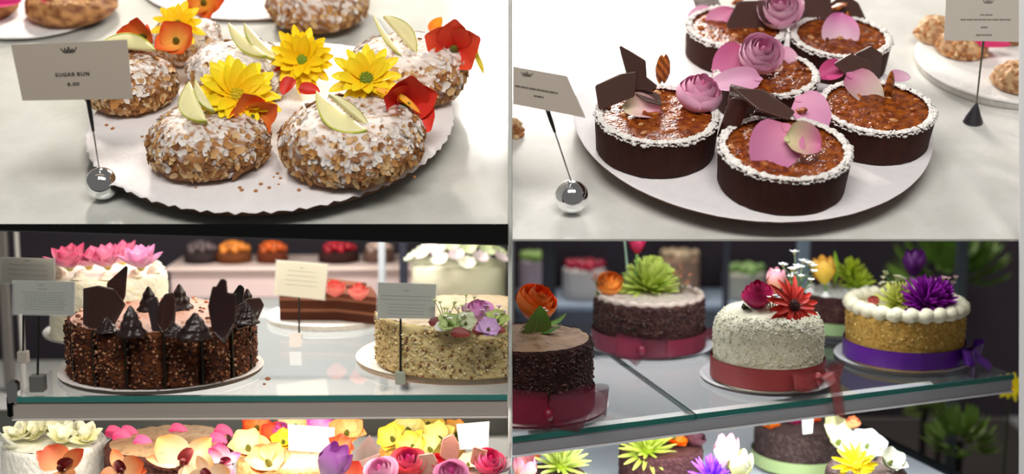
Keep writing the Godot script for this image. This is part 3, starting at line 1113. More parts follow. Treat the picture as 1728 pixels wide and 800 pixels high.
	cup_bloom("orange red flower at the far end beyond the small sugared bun", st, on(st, 344, 6, bg.h + 0.013 + 0.012), Vector3(0.1, 0.6, 0.75), 0.032, L(250, 170, 60), L(226, 60, 34), 5, 0.4)
	cup_bloom("small orange flower on the bun of the far board", st, on(st, 560, -24, bh.h + 0.012), Vector3(0.1, 0.8, 0.5), 0.018, L(250, 150, 50), L(226, 80, 34), 5, 0.4)
	# pastries beyond the name card
	glazed_bun("brown glazed pastry with a pale top beyond the name card", st, 124, 22, 79, 0.62)
	glazed_bun("brown glazed pastry topped by a pink petal, touching its brown neighbour", st, -12, 20, 46, 0.9)
	loose_petal("bright pink petal on the brown glazed pastry", st, on(st, 4, 0, 0.046), Vector3(0, 0.8, 0.6), Vector3(1, 0, 0), 0.05, 0.03, L(226, 40, 120), L(238, 50, 130), 0.3, -0.3)
	loose_petal("dark red petal on the pale topped glazed pastry", st, on(st, 88, -2, 0.046), Vector3(0, 0.8, 0.6), Vector3(1, 0, 0.1), 0.04, 0.02, L(190, 20, 24), L(206, 30, 30), 0.3, -0.3)
	# crumbs on the paper
	for k in 16:
		var q: Array = [[468, 294], [462, 300], [474, 302], [408, 322], [404, 318], [432, 324], [455, 318], [440, 312], [330, 318], [700, 300], [505, 322], [470, 312], [240, 232], [252, 246], [180, 212], [190, 218]][k]
		var t := thing("pastry_crumb", "small brown crumb lying on the scalloped board", "crumb", st, on(st, q[0], q[1], lift), Basis(Vector3.UP, k * 1.7), "crumbs on the scalloped board")
		var mb := MB.new()
		var s := rng.randf_range(0.0012, 0.0026)
		mb.prism([Vector3(-s, 0, 0), Vector3(-s * 0.2, 0, s), Vector3(s, 0, s * 0.5), Vector3(s * 0.8, 0, -s * 0.6), Vector3(0, 0, -s)], Vector3(0.0003, s * 0.8, 0), L(176, 120, 70))
		part("chip", mb, mat("flake"), t)
	# name card on its ball stand
	var foot := on(st, 177, 335, 0.0)
	var z := foot.z - 0.004
	var top_rod := upright(st, 148, 158, z)
	pin_stand("chrome ball stand of the almond bun name card", st, foot, 28.0 * mpp(st, foot), top_rod + Vector3(0, 0, 0.0016), 0.045)
	var pc := upright(st, 123, 120, z)
	name_card("beige almond bun card with black crest and two short lines", st, [[18, 75], [214, 67], [224, 167], [38, 170]], pc, Vector3(0.05, 0.3, 1.0), [["SUGAR BUN", 122, 125.5, 6.5, 57], ["6.50", 124, 142, 6.0, 20]], L(178, 168, 154), L(44, 40, 38), [116, 84, 29])

func glazed_bun(label: String, st: Transform3D, px: float, py: float, rpx: float, tall: float) -> void:
	var p := on(st, px, py, 0.0074)
	var r := rpx * mpp(st, p)
	var h := r * tall
	var t := thing("glazed_pastry", label, "pastry", st, p)
	var mb := MB.new()
	var prof := []
	for k in 17:
		var a := PI * 0.5 * k / 16.0
		prof.append(Vector2(r * (0.8 + 0.2 * sin(minf(a * 4.0, PI * 0.5))) * pow(cos(a), 0.5) if k < 16 else 0.0, h * sin(a)))
	mb.lathe(prof, 56, func(_a, _k, q: Vector3): return q * (1.0 + 0.06 * nz.get_noise_3d(q.x * 40.0 + px, q.y * 40.0, q.z * 40.0)) if q.y > 0.001 else q,
		func(q: Vector3, _k: int) -> Color: return L(206, 150, 92).lerp(L(120, 62, 24), clampf(0.5 + 1.5 * nz.get_noise_3d(q.x * 60.0 + px, q.y * 60.0, q.z * 60.0), 0.0, 1.0)))
	part("crust", mb, mat("crust"), t)
	var gb := MB.new()
	for k in 60:
		var a := rng.randf() * TAU
		var q := r * sqrt(rng.randf()) * 0.8
		var y := h * sqrt(maxf(0.0, 1.0 - (q / r) ** 4)) * 0.99
		gb.ball(Vector3(cos(a) * q, y, sin(a) * q), Vector3(0.004, 0.0018, 0.003), 6, 4, L(216, 170, 116) * rng.randf_range(0.7, 1.1))
	part("nut_pieces", gb, mat("flake"), t, "", "stuff")

# ------------------------------------------------------------------ chocolate tarts
func tart(label: String, st: Transform3D, px: float, py: float, rpx: float, hpx: float, lift: float) -> Dictionary:
	var p := on(st, px, py, lift + 0.0014)
	var m := mpp(st, p)
	var r := rpx * m
	var h := hpx * m
	var t := thing("chocolate_tart", label, "tart", st, p, Basis(Vector3.UP, rng.randf() * TAU))
	var off := rng.randf() * 40.0
	var sh := MB.new()
	var wob := func(_a: float, _k: int, q: Vector3) -> Vector3:
		return q + Vector3(q.x, 0, q.z) * 0.012 * nz.get_noise_3d(q.x * 40.0 + off, q.y * 60.0, q.z * 40.0) + Vector3(0, 0.0006 * nz.get_noise_3d(q.x * 200.0, off, q.z * 200.0) if q.y > h * 0.9 else 0.0, 0)
	var choc := func(q: Vector3, _k: int) -> Color:
		return L(62, 32, 26) * (1.0 + 0.35 * nz.get_noise_3d(q.x * 160.0 + off, q.y * 160.0, q.z * 160.0))
	sh.lathe([Vector2(0, 0), Vector2(r * 0.945, 0), Vector2(r * 0.965, 0.0015), Vector2(r * 0.975, h * 0.3), Vector2(r * 0.99, h * 0.65), Vector2(r, h * 0.94), Vector2(r * 0.99, h), Vector2(r * 0.95, h * 1.012), Vector2(r * 0.905, h), Vector2(r * 0.89, h * 0.93), Vector2(r * 0.885, h * 0.7)], 96, wob, choc)
	var shell := part("shell", sh, mat("tart_shell"), t, "dark chocolate pastry shell")
	# sugar dust caught on the rim, ragged and broken
	var sg := MB.new()
	var seg := 200
	for j in seg:
		var a := TAU * j / seg
		var n := nz.get_noise_3d(cos(a) * 9.0 + off, sin(a) * 9.0, 0.0)
		if n < -0.55:
			continue
		for k in 5:
			var rr := r * (0.885 + 0.125 * (k + rng.randf()) / 5.0)
			var s := rng.randf_range(0.0009, 0.0022) * (0.8 + maxf(n, -0.2))
			sg.ball(Vector3(cos(a) * rr, h * 1.006 - (rng.randf_range(0.001, 0.004) if k == 4 else rng.randf_range(-0.0006, 0.0004)), sin(a) * rr), Vector3(s * 1.35, s * 0.8, s * 1.35), 6, 4, L(246, 243, 240))
	part("sugar_rim", sg, mat("sugar"), shell, "white sugar dusting the rim", "stuff")
	# caramel filling, lumpy with nuts
	var fl := MB.new()
	var prof := []
	for k in 22:
		prof.append(Vector2(r * 0.89 * (1.0 - k / 21.0), h * 0.93))
	fl.lathe(prof, 90, func(_a, _k, q: Vector3):
		var e := 1.0 - (Vector2(q.x, q.z).length() / (r * 0.89)) ** 6
		var y := 0.0018 * nz.get_noise_2d(q.x * 50.0 + off, q.z * 50.0) + 0.0010 * absf(nz.get_noise_2d(q.x * 190.0, q.z * 190.0 + off))
		return q + Vector3(0, y * e + 0.0012 * e, 0),
		func(q: Vector3, _k: int) -> Color:
			var n := nz.get_noise_2d(q.x * 80.0 + off, q.z * 80.0)
			var m2 := nz.get_noise_2d(q.x * 210.0, q.z * 210.0 + off)
			var base := L(104, 44, 16).lerp(L(156, 80, 20), clampf(0.4 + n * 1.5, 0.0, 1.0))
			return base.lerp(L(176, 104, 50), 0.7 * smoothstep(0.25, 0.6, m2)))
	var filling := part("caramel_filling", fl, mat("caramel"), t, "glossy amber caramel")
	var nt := MB.new()
	for k in 24:
		var a := rng.randf() * TAU
		var rr := r * 0.84 * sqrt(rng.randf())
		var s := rng.randf_range(0.0018, 0.0042)
		var tone: Color = [L(150, 70, 24), L(178, 104, 52), L(110, 48, 18), L(196, 140, 92)][rng.randi() % 4]
		var b := nt.v.size()
		nt.ball(Vector3.ZERO, Vector3(s * 1.5, s * 0.6, s), 7, 5, tone)
		var tr := Transform3D(Basis(Vector3.UP, rng.randf() * TAU) * Basis(Vector3.RIGHT, rng.randf_range(-0.4, 0.4)), Vector3(cos(a) * rr, h * 0.93 + 0.0014, sin(a) * rr))
		for i in range(b, nt.v.size()):
			nt.v[i] = tr * nt.v[i]
	part("nut_pieces", nt, mat("caramel"), filling, "caramel coated nut pieces", "stuff")
	return {"p": p, "r": r, "h": h, "y": p.y + h, "top": p + Vector3(0, h, 0)}

# half pecan: long ridged kernel standing or lying along dir
func pecan(label: String, st: Transform3D, p: Vector3, dir: Vector3, len: float, spin := 0.0, group := "") -> void:
	var t := thing("pecan_half", label, "nut", st, p, axis(dir, spin), group)
	for s in 2:
		var mb := MB.new()
		var prof := []
		for k in 13:
			var u := k / 12.0
			prof.append(Vector2(len * 0.22 * pow(sin(PI * clampf(u, 0.0, 1.0)), 0.7) if k > 0 and k < 12 else 0.0, len * u))
		mb.lathe(prof, 20, func(a: float, _k: int, q: Vector3): return Vector3(q.x * (0.70 + 0.08 * sin(a * 7.0 + q.y * 400.0)) + len * 0.075 * (1.0 if s == 0 else -1.0), q.y, q.z * (0.55 + 0.08 * sin(a * 5.0))),
			func(q: Vector3, _k: int) -> Color: return L(196, 116, 46).lerp(L(108, 48, 14), clampf(0.5 + 0.6 * sin(q.y * 500.0 + q.x * 700.0), 0.0, 1.0)))
		part("lobe", mb, mat("nut"), t)

# rolled or bent chocolate curl
func curl(label: String, st: Transform3D, p: Vector3, b: Basis, len: float, r: float, sweep: float, group := "") -> void:
	var t := thing("chocolate_curl", label, "chocolate", st, p, b, group)
	for s in 2:
		var mb := MB.new()
		var rr := r - 0.0016 * s
		mb.grid(16, 6, func(u: float, w: float) -> Vector3:
			var a := sweep * u
			var q := rr * (1.0 - 0.12 * u)
			return Vector3(len * (w - 0.5) + 0.003 * sin(u * 6.0), sin(a) * q, cos(a) * q), func(_u: float, _w: float) -> Color: return L(64, 37, 30))
		part("outer_face" if s == 0 else "inner_face", mb, mat("chocolate"), t)
	var eb := MB.new()
	for w in [-0.5, 0.5]:
		var ps := []
		var rs := []
		for k in 17:
			var u := k / 16.0
			var q := (r - 0.0008) * (1.0 - 0.12 * u)
			ps.append(Vector3(len * w + 0.003 * sin(u * 6.0), sin(sweep * u) * q, cos(sweep * u) * q))
			rs.append(0.0010)
		eb.tube(ps, rs, 5, L(64, 37, 30))
	part("broken_edge", eb, mat("chocolate"), t)

func build_tart_counter() -> void:
	var st := s_tart
	var lift := 0.028
	var c := on(st, 1265, 194, lift)
	var m := mpp(st, c)
	c.y = 0.0
	board("oval white paper board with thin brown edge under the chocolate tarts", st, c, 297.0 * m, 326.0 * m, 0.006, L(240, 236, 240), L(120, 78, 56), 0, 0.0015, 0.022)
	var ta := tart("chocolate tart with square and pointed shards and a rosebud beside the chrome ball", st, 1105, 250, 103, 66, lift)
	var tb := tart("chocolate tart with chocolate curls and three big rose petals", st, 1317, 307, 110, 68, lift)
	var tc := tart("chocolate tart with a pecan, a shard and a white tipped petal at the board's edge", st, 1471, 232, 96, 60, lift)
	var td := tart("chocolate tart under the full pink rose amid the other tarts", st, 1287, 172, 87, 56, lift)
	var te := tart("chocolate tart with a broad shard and a folded petal behind the pecan tart", st, 1412, 108, 83, 52, lift)
	var tf := tart("chocolate tart behind the full pink rose, its bare side showing", st, 1237, 92, 83, 52, lift)
	var pk0 := L(222, 128, 172)
	var pk1 := L(240, 168, 204)
	var pale := L(224, 214, 180)
	var up := 0.93
	# tart with rosebud
	var a: Vector3 = ta.top
	shard("square chocolate shard leaning low beside the pink petal", st, [[1006, 146], [1047, 127], [1072, 122], [1069, 162], [1012, 184]], a + Vector3(-0.028, 0.012, 0.002), Vector3(-0.1, 0.35, 0.9))
	shard("tall pointed chocolate shard rising behind the square shard", st, [[1047, 79], [1088, 104], [1090, 132], [1108, 146], [1100, 152], [1066, 148], [1056, 112]], a + Vector3(-0.018, 0.022, -0.010), Vector3(0.1, 0.2, 0.95))
	shard("narrow dark chocolate piece lying between petal and rosebud", st, [[1068, 145], [1112, 160], [1116, 176], [1092, 170], [1066, 152]], a + Vector3(-0.004, 0.006, 0.004), Vector3(0.1, 0.8, 0.5))
	pecan("pecan half standing between the pointed shard and the rosebud", st, on(st, 1117, 142, ta.h + 0.0195 + 0.004), Vector3(0.0, 1.0, -0.05), 0.040, 0.3)
	rose("closed pink rosebud on the tart with the square shard", st, on(st, 1172, 186, ta.h + 0.0195), Vector3(0.15, 1.0, 0.12), 0.028, L(222, 124, 172), L(246, 186, 218), -0.2, "rosebud")
	loose_petal("small rolled pink petal with pale base in front of the square shard", st, on(st, 1080, 186, ta.h + 0.0195 + 0.010), Vector3(0, 0.8, 0.6), Vector3(0.9, 0, 0.25), 0.046, 0.032, pale, pk1, 0.9, -0.3)
	leaf("small green sepal under the pink rosebud", st, on(st, 1132, 186, ta.h + 0.0195 + 0.001), Vector3(0.9, 0.1, 0.35), 0.018, 0.008, L(96, 120, 60), "", -0.4)
	# tart with curls
	a = tb.top
	curl("broad dark chocolate curl across the tart with three petals", st, on(st, 1270, 172, tb.h + 0.0195 + 0.014), Basis(Vector3.UP, -0.5) * Basis(Vector3.RIGHT, 0.5), 0.056, 0.016, 3.4)
	curl("upright dark chocolate curl at the rim of the tart with three petals", st, on(st, 1238, 200, tb.h + 0.0195 + 0.014), Basis(Vector3.UP, 0.7) * Basis(Vector3.BACK, 1.25), 0.046, 0.013, 3.6)
	curl("short chocolate curl tucked behind the big round petal", st, on(st, 1300, 196, tb.h + 0.0195 + 0.010), Basis(Vector3.UP, -0.2) * Basis(Vector3.RIGHT, -0.4), 0.040, 0.011, 4.0)
	shard("flat chocolate shard bridging the curls and the tart with the rose", st, [[1240, 150], [1288, 152], [1340, 188], [1330, 200], [1282, 184]], a + Vector3(-0.012, 0.026, -0.028), Vector3(0.2, 0.85, 0.4))
	loose_petal("big round pink petal on the tart with the curls", st, on(st, 1308, 248, tb.h + 0.0195 + 0.020), Vector3(-0.1, 0.75, 0.65), Vector3(-0.5, -0.1, 0.85), 0.066, 0.060, L(206, 120, 160), L(206, 124, 170), 0.25, -0.5)
	loose_petal("pink petal with greenish white inside beside the big round petal", st, on(st, 1352, 240, tb.h + 0.0195 + 0.027), Vector3(0.2, 0.75, 0.6), Vector3(0.95, 0.0, 0.1), 0.044, 0.040, L(216, 214, 160), pk0, 0.7, -0.2)
	loose_petal("pale pink petal propped on the rim between the curl and pecan tarts", st, on(st, 1368, 188, tb.h + 0.0195 + 0.014), Vector3(0.1, 0.75, 0.65), Vector3(0.6, -0.2, 0.6), 0.052, 0.046, pk1, L(232, 160, 204), 0.2, -0.45)
	pecan("pecan half poking out under the pale pink petal", st, on(st, 1336, 190, tb.h + 0.0195 + 0.006), Vector3(0.35, 0.5, 0.7), 0.030)
	# pecan tart
	shard("brown chocolate shard upright on the pecan tart", st, [[1410, 108], [1436, 92], [1466, 104], [1474, 128], [1440, 136]], on(st, 1444, 140, tc.h + 0.0195) + Vector3(0, 0.012, -0.004), Vector3(0.1, 0.5, 0.85))
	shard("thin chocolate shard standing at the back of the pecan tart", st, [[1446, 92], [1470, 80], [1488, 92], [1484, 130], [1456, 128]], on(st, 1468, 128, tc.h + 0.0195) + Vector3(0, 0.006, -0.012), Vector3(0.2, 0.1, 0.95))
	loose_petal("pink petal with white inside lying before the pecan", st, on(st, 1455, 152, tc.h + 0.0195 + 0.012), Vector3(0.1, 0.8, 0.55), Vector3(0.6, -0.1, 0.8), 0.060, 0.044, L(206, 116, 160), L(214, 214, 190), 0.4, -0.2)
	loose_petal("deep pink petal behind the upright shard on the pecan tart", st, on(st, 1404, 122, tc.h + 0.0195 + 0.006), Vector3(-0.3, 0.75, 0.5), Vector3(-0.7, 0.2, 0.2), 0.034, 0.030, L(190, 60, 120), L(206, 80, 140), 0.5, -0.3)
	loose_petal("faint pink petal tip beyond the pecan half", st, on(st, 1516, 130, tc.h + 0.0195 + 0.006), Vector3(0.2, 0.8, 0.5), Vector3(0.9, 0.1, 0), 0.030, 0.018, L(220, 150, 190), L(240, 200, 224), 0.4, 0.2)
	pecan("pecan half standing upright on its own tart", st, on(st, 1497, 168, tc.h + 0.0195 + 0.002), Vector3(-0.05, 1.0, 0.1), 0.040, 1.2)
	# full rose
	rose("full pink rose with layered petals above the inner tart", st, on(st, 1277, 108, td.h + 0.0195 + 0.014), Vector3(0.05, 0.85, 0.55), 0.027, L(240, 160, 202), L(253, 216, 236), 0.15, "rose", "", 6)
	loose_petal("broad pink petal spread below the full rose", st, on(st, 1240, 112, td.h + 0.0195 + 0.016), Vector3(-0.3, 0.7, 0.65), Vector3(-0.7, -0.1, 0.6), 0.060, 0.056, L(176, 70, 120), L(214, 122, 170), 0.35, -0.3)
	loose_petal("pale pink petal lying lowest under the full rose", st, on(st, 1244, 138, td.h + 0.0195 + 0.014), Vector3(-0.05, 0.75, 0.65), Vector3(-0.9, 0.1, 0.2), 0.066, 0.032, L(228, 160, 200), L(240, 196, 222), 0.5, -0.2)
	loose_petal("small pale petal between the full rose and the broad shard", st, on(st, 1330, 98, td.h + 0.0195 + 0.012), Vector3(0.4, 0.7, 0.5), Vector3(0.8, 0, 0.4), 0.034, 0.024, pk1, L(244, 206, 228), 0.4, -0.3)
	# far tarts
	shard("dark chocolate shard at the far tip of the tart behind the rose", st, [[1170, -4], [1208, -6], [1218, 16], [1180, 26]], on(st, 1196, 12, tf.h + 0.0195 + 0.006), Vector3(-0.1, 0.6, 0.75))
	shard("tall chocolate shard standing behind the full rose", st, [[1236, 60], [1228, 40], [1246, 4], [1300, 2], [1306, 34], [1262, 76]], on(st, 1262, 58, tf.h + 0.0195) + Vector3(0, 0.01, -0.002), Vector3(0.1, 0.35, 0.9))
	loose_petal("folded pink petal beside the tall shard behind the rose", st, on(st, 1216, 34, tf.h + 0.0195 + 0.008), Vector3(-0.2, 0.7, 0.6), Vector3(0.4, 0.7, 0.1), 0.044, 0.032, pk1, pk0, 0.5, -0.5)
	loose_petal("pale pink petal hanging off the far shard", st, on(st, 1182, 24, tf.h + 0.0195 + 0.004), Vector3(-0.1, 0.7, 0.6), Vector3(-0.9, 0, 0.1), 0.034, 0.022, pk1, L(240, 190, 220), 0.4, -0.3)
	pecan("pecan half lying between the two far shards", st, on(st, 1232, 10, tf.h + 0.0195 + 0.006), Vector3(0.6, 0.6, 0.2), 0.03)
	rose("pale pink rose leaning on the broad shard at the far end", st, on(st, 1318, 34, te.h + 0.0195 + 0.012), Vector3(-0.2, 0.85, 0.5), 0.028, L(240, 164, 204), L(252, 222, 238), 0.25, "rose", "", 5)
	shard("broad chocolate shard with a shiny face at the far end", st, [[1336, 50], [1322, 0], [1340, -14], [1400, -10], [1404, 34], [1372, 46]], on(st, 1368, 44, te.h + 0.0195) + Vector3(0, 0.008, 0.0), Vector3(0.05, 0.45, 0.85))
	shard("dark brown chocolate shard behind the folded petal", st, [[1396, 12], [1424, -10], [1448, 6], [1460, 32], [1436, 44], [1404, 34]], on(st, 1430, 36, te.h + 0.0195) + Vector3(0, 0.006, -0.008), Vector3(0.2, 0.5, 0.8))
	pecan("pecan half arched behind the folded petal", st, on(st, 1394, 18, te.h + 0.0195 + 0.012), Vector3(0.8, 0.4, 0.2), 0.030)
	pecan("pecan half at the rim behind the folded petal", st, on(st, 1434, 50, te.h + 0.0195 + 0.004), Vector3(-0.2, 1.0, -0.1), 0.026, 0.9)
	loose_petal("folded pink petal with a white lip on the tart with the broad shard", st, on(st, 1416, 54, te.h + 0.0195 + 0.014), Vector3(0.0, 0.6, 0.8), Vector3(0.15, 0.65, -0.4), 0.052, 0.050, L(248, 222, 236), L(214, 116, 176), 0.35, -0.7)
	# chrome ball stand and its card
	var foot := on(st, 964, 357, 0.0)
	pin_stand("chrome ball stand of the tart name card", st, foot, 28.5 * mpp(st, foot), upright(st, 924, 186, foot.z - 0.006), 0.028)
	var pc := upright(st, 920, 160, foot.z - 0.008)
	name_card("grey beige tart card slanting away, with black crest and thin lines", st, [[865.6, 112], [957, 128], [988, 199], [865.6, 176]], pc, Vector3(-0.25, 0.4, 0.95), [["-", 905, 151, 2.4, 76], ["-", 909, 163, 2.2, 18]], L(184, 174, 162), L(84, 76, 70), [889, 125, 22])
	# pastry cut by the middle wall
	clip = 1.0
	var pp := on(st, 862, 226, 0.0)
	var t := thing("nut_cookie", "brown nut cookie against the pale panel below the tart card", "cookie", st, pp)
	cookie_parts(t, 0.014, 0.02, 3.0)
	clip = 0.0
	# plate of nut cookies and its card
	var pl := on(st, 1700, 108, 0.007)
	var pr := 152.0 * mpp(st, pl)
	pl.y = 0.0
	board("round white plate under the nut cookies", st, pl, pr, pr, 0.012, L(246, 245, 243), L(214, 210, 204))
	var k := 0
	for q in [[1578, 62, 34, "knobbly nut cookie at the plate's rim facing the tarts"], [1622, 84, 42, "long lumpy nut cookie in front of the card's stand"], [1690, 60, 40, "nut cookie half hidden behind the hanging card"], [1718, 140, 44, "big golden nut cookie lying on the plate's bare rim"]]:
		var cp := on(st, q[0], q[1], 0.0144)
		var ct := thing("nut_cookie", q[3], "cookie", st, cp, Basis(Vector3.UP, k * 1.3))
		cookie_parts(ct, q[2] * mpp(st, cp), 0.026, k * 5.0)
		k += 1
	loose_petal("hot pink petal among the nut cookies", st, on(st, 1672, 72, 0.036), Vector3(0, 0.8, 0.5), Vector3(1, 0, 0.1), 0.05, 0.02, L(226, 50, 110), L(236, 70, 130), 0.3, -0.2)
	var cf := on(st, 1641, 206, 0.0)
	var cs := thing("card_stand", "dark cone foot card stand by the cookie plate", "card stand", st, cf)
	var cm := MB.new()
	cm.lathe([Vector2(0, 0), Vector2(0.0125, 0), Vector2(0.013, 0.002), Vector2(0.009, 0.010), Vector2(0.003, 0.024), Vector2(0.0012, 0.028), Vector2(0, 0.028)], 28, func(_a, _k, q: Vector3): return q, func(_q, _k): return L(96, 92, 100))
	part("cone_foot", cm, mat("dark_metal"), cs)
	var rod := MB.new()
	var re := upright(st, 1660, 66, cf.z) - cf
	rod.tube([Vector3(0, 0.027, 0), re * 0.5 + Vector3(0, 0.012, 0), re], [0.0012, 0.0012, 0.0016], 8, L(120, 116, 104))
	part("rod", rod, mat("steel"), cs)
	name_card("pale beige cookie card with thin grey lines above the cookie plate", st, [[1598, -22], [1719, -22], [1719, 71], [1593, 68]], upright(st, 1660, 30, cf.z + 0.002), Vector3(0, 0.3, 1), [["-", 1664, 25, 2.0, 22], ["-", 1663, 33, 2.2, 86], ["-", 1661, 46, 2.4, 14], ["-", 1660, 59, 2.4, 28]], L(206, 198, 188), L(140, 132, 124), [1668, 2, 20])

func cookie_parts(t: Node3D, r: float, h: float, off: float) -> void:
	var mb := MB.new()
	var prof := []
	for k in 13:
		var a := PI * 0.5 * k / 12.0
		prof.append(Vector2(r * pow(cos(a), 0.6) if k < 12 else 0.0, h * sin(a)))
	mb.lathe(prof, 48, func(_a, _k, q: Vector3): return q * (1.0 + 0.22 * nz.get_noise_3d(q.x * 60.0 + off, q.y * 60.0, q.z * 60.0)) if q.y > 0.001 else q,
		func(q: Vector3, _k: int) -> Color: return L(226, 186, 140).lerp(L(150, 92, 48), clampf(0.4 + 1.6 * nz.get_noise_3d(q.x * 80.0 + off, q.y * 80.0, q.z * 80.0), 0.0, 1.0)))
	part("crust", mb, mat("crust"), t)
	var nb := MB.new()
	for k in 40:
		var a := rng.randf() * TAU
		var u := rng.randf_range(0.1, 0.95)
		var q := Vector3(cos(a) * r * sqrt(1.0 - u * u), h * u, sin(a) * r * sqrt(1.0 - u * u))
		nb.ball(q, Vector3(0.0042, 0.0032, 0.0042) * rng.randf_range(0.7, 1.2), 7, 5, [L(230, 196, 150), L(196, 134, 78), L(166, 104, 56)][rng.randi() % 3])
	part("nut_pieces", nb, mat("flake"), t, "", "stuff")

# ------------------------------------------------------------------ cakes
func cake(called: String, label: String, st: Transform3D, px: float, py: float, rpx: float, hpx: float, lift: float, side: Color, speck: Color, top: Color, rough := 0.03, m := "crumb", round_edge := 0.06, dome := 0.02, slots := 0, group := "") -> Dictionary:
	var p := on(st, px, py, lift)
	var k := mpp(st, p)
	var r := rpx * k
	var h := hpx * k
	var t := thing(called, label, "cake", st, p, Basis(), group)
	var off := px * 0.13
	var prof := [Vector2(0, 0), Vector2(r * 0.99, 0)]
	for j in 30:
		prof.append(Vector2(r, h * (1.0 - round_edge) * (j + 0.5) / 30.0))
	var er := 5 if round_edge < 0.2 else 18
	for j in er:
		var a := PI * 0.5 * (j + 1) / er
		prof.append(Vector2(r - r * round_edge * (1.0 - cos(a)), h * (1.0 - round_edge) + h * round_edge * sin(a)))
	var seg := 160
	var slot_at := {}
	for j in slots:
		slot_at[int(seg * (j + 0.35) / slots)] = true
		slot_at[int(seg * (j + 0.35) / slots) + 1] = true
	var wob := func(a: float, kk: int, q: Vector3) -> Vector3:
		if kk < 2:
			return q
		var s := 1.0 + rough * nz.get_noise_3d(q.x * 110.0 + off, q.y * 110.0, q.z * 110.0) + rough * 0.7 * nz.get_noise_3d(q.x * 320.0, q.y * 320.0 + off, q.z * 320.0)
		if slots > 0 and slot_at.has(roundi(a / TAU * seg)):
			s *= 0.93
		return Vector3(q.x * s, q.y, q.z * s)
	var paint := func(q: Vector3, _k: int) -> Color:
		var n := nz.get_noise_3d(q.x * 260.0 + off, q.y * 260.0, q.z * 260.0)
		var n2 := nz.get_noise_3d(q.x * 60.0, q.y * 60.0 + off, q.z * 60.0)
		return side.lerp(speck, smoothstep(0.0, 0.35, n + n2 * 0.4))
	var mb := MB.new()
	mb.lathe(prof, seg, wob, paint)
	var wall := part("side", mb, mat(m), t)
	var tb := MB.new()
	var tp := []
	for j in 12:
		tp.append(Vector2(r * (1.0 - round_edge) * (1.0 - j / 11.0), h + dome * r * (1.0 - (1.0 - j / 11.0) ** 2)))
	tb.lathe(tp, 80, func(_a, _k, q: Vector3): return q + Vector3(0, 0.0016 * nz.get_noise_2d(q.x * 90.0 + off, q.z * 90.0), 0),
		func(q: Vector3, _k: int) -> Color: return top.lerp(speck, 0.5 * smoothstep(0.1, 0.4, nz.get_noise_2d(q.x * 160.0, q.z * 160.0 + off))))
	part("topping", tb, mat("cream"), t)
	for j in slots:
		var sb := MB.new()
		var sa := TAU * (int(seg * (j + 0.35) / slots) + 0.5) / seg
		sb.box(Vector3(0, h * 0.5, 0), Vector3(0.004, h * 0.98, 0.0034), L(22, 13, 11), 0.0005, Transform3D(Basis(Vector3.UP, -sa), Vector3(cos(sa), 0, sin(sa)) * r * 0.985))  # near-black box stands in for the shade inside a cut gap
		part("gap_shade", sb, mat("chocolate"), wall)
	return {"p": p, "r": r, "h": h, "t": t, "re": round_edge, "wall": wall}

func crumbs(d: Dictionary, n: int, tones: Array, size: float, y0 := 0.02, y1 := 0.97, called := "crumb_coat", slots := 0) -> void:
	var mb := MB.new()
	for k in n:
		var a := rng.randf() * TAU
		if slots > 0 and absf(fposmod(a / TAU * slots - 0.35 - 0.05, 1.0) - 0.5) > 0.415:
			continue
		var y := rng.randf_range(y0, y1) * float(d.h)
		var r := float(d.r) * rng.randf_range(0.99, 1.012)
		var over := (y / float(d.h) - (1.0 - float(d.re))) / float(d.re)
		if over > 0.0:
			r *= 1.0 - float(d.re) * (1.0 - sqrt(maxf(0.0, 1.0 - over * over)))
		var q := Vector3(cos(a) * r, y, sin(a) * r)
		var b := Basis.from_euler(Vector3(rng.randf() * 6.0, rng.randf() * 6.0, rng.randf() * 6.0))
		var s := size * rng.randf_range(0.5, 1.2)
		var i := mb.v.size()
		var tone: Color = tones[rng.randi() % tones.size()] * rng.randf_range(0.7, 1.15)
		for c in [Vector3(1, 0.2, 0), Vector3(-0.9, 0, 0.3), Vector3(0, 1, 0.1), Vector3(0.1, -0.9, 0), Vector3(0, 0.1, 1), Vector3(0.1, 0, -1)]:
			mb.vert(q + b * (c * s), tone)
		for f in [[0, 2, 4], [2, 1, 4], [1, 3, 4], [3, 0, 4], [2, 0, 5], [1, 2, 5], [3, 1, 5], [0, 3, 5]]:
			mb.tri(i + f[0], i + f[1], i + f[2])
	part(called, mb, mat("flake"), d.wall, "", "stuff")

func dollops(d: Dictionary, n: int, r: float, col: Color, called := "cream_dollop") -> void:
	for k in n:
		var a := TAU * (k + 0.3) / n
		var mb := MB.new()
		var prof := []
		for j in 9:
			var u := j / 8.0
			prof.append(Vector2(r * pow(1.0 - u, 0.6) * (0.9 + 0.1 * cos(u * 9.0)) if j < 8 else 0.0, r * 0.95 * u))
		mb.lathe(prof, 20, func(b: float, _k: int, q: Vector3): return Vector3(q.x * (1.0 + 0.09 * sin(b * 6.0 + q.y * 200.0)), q.y, q.z * (1.0 + 0.09 * sin(b * 6.0 + q.y * 200.0))), func(_q, _k): return col)
		for i in mb.v.size():
			mb.v[i] += Vector3(cos(a), 0, sin(a)) * (float(d.r) - r * 1.15) + Vector3(0, float(d.h), 0)
		part(called, mb, mat("cream"), d.t)

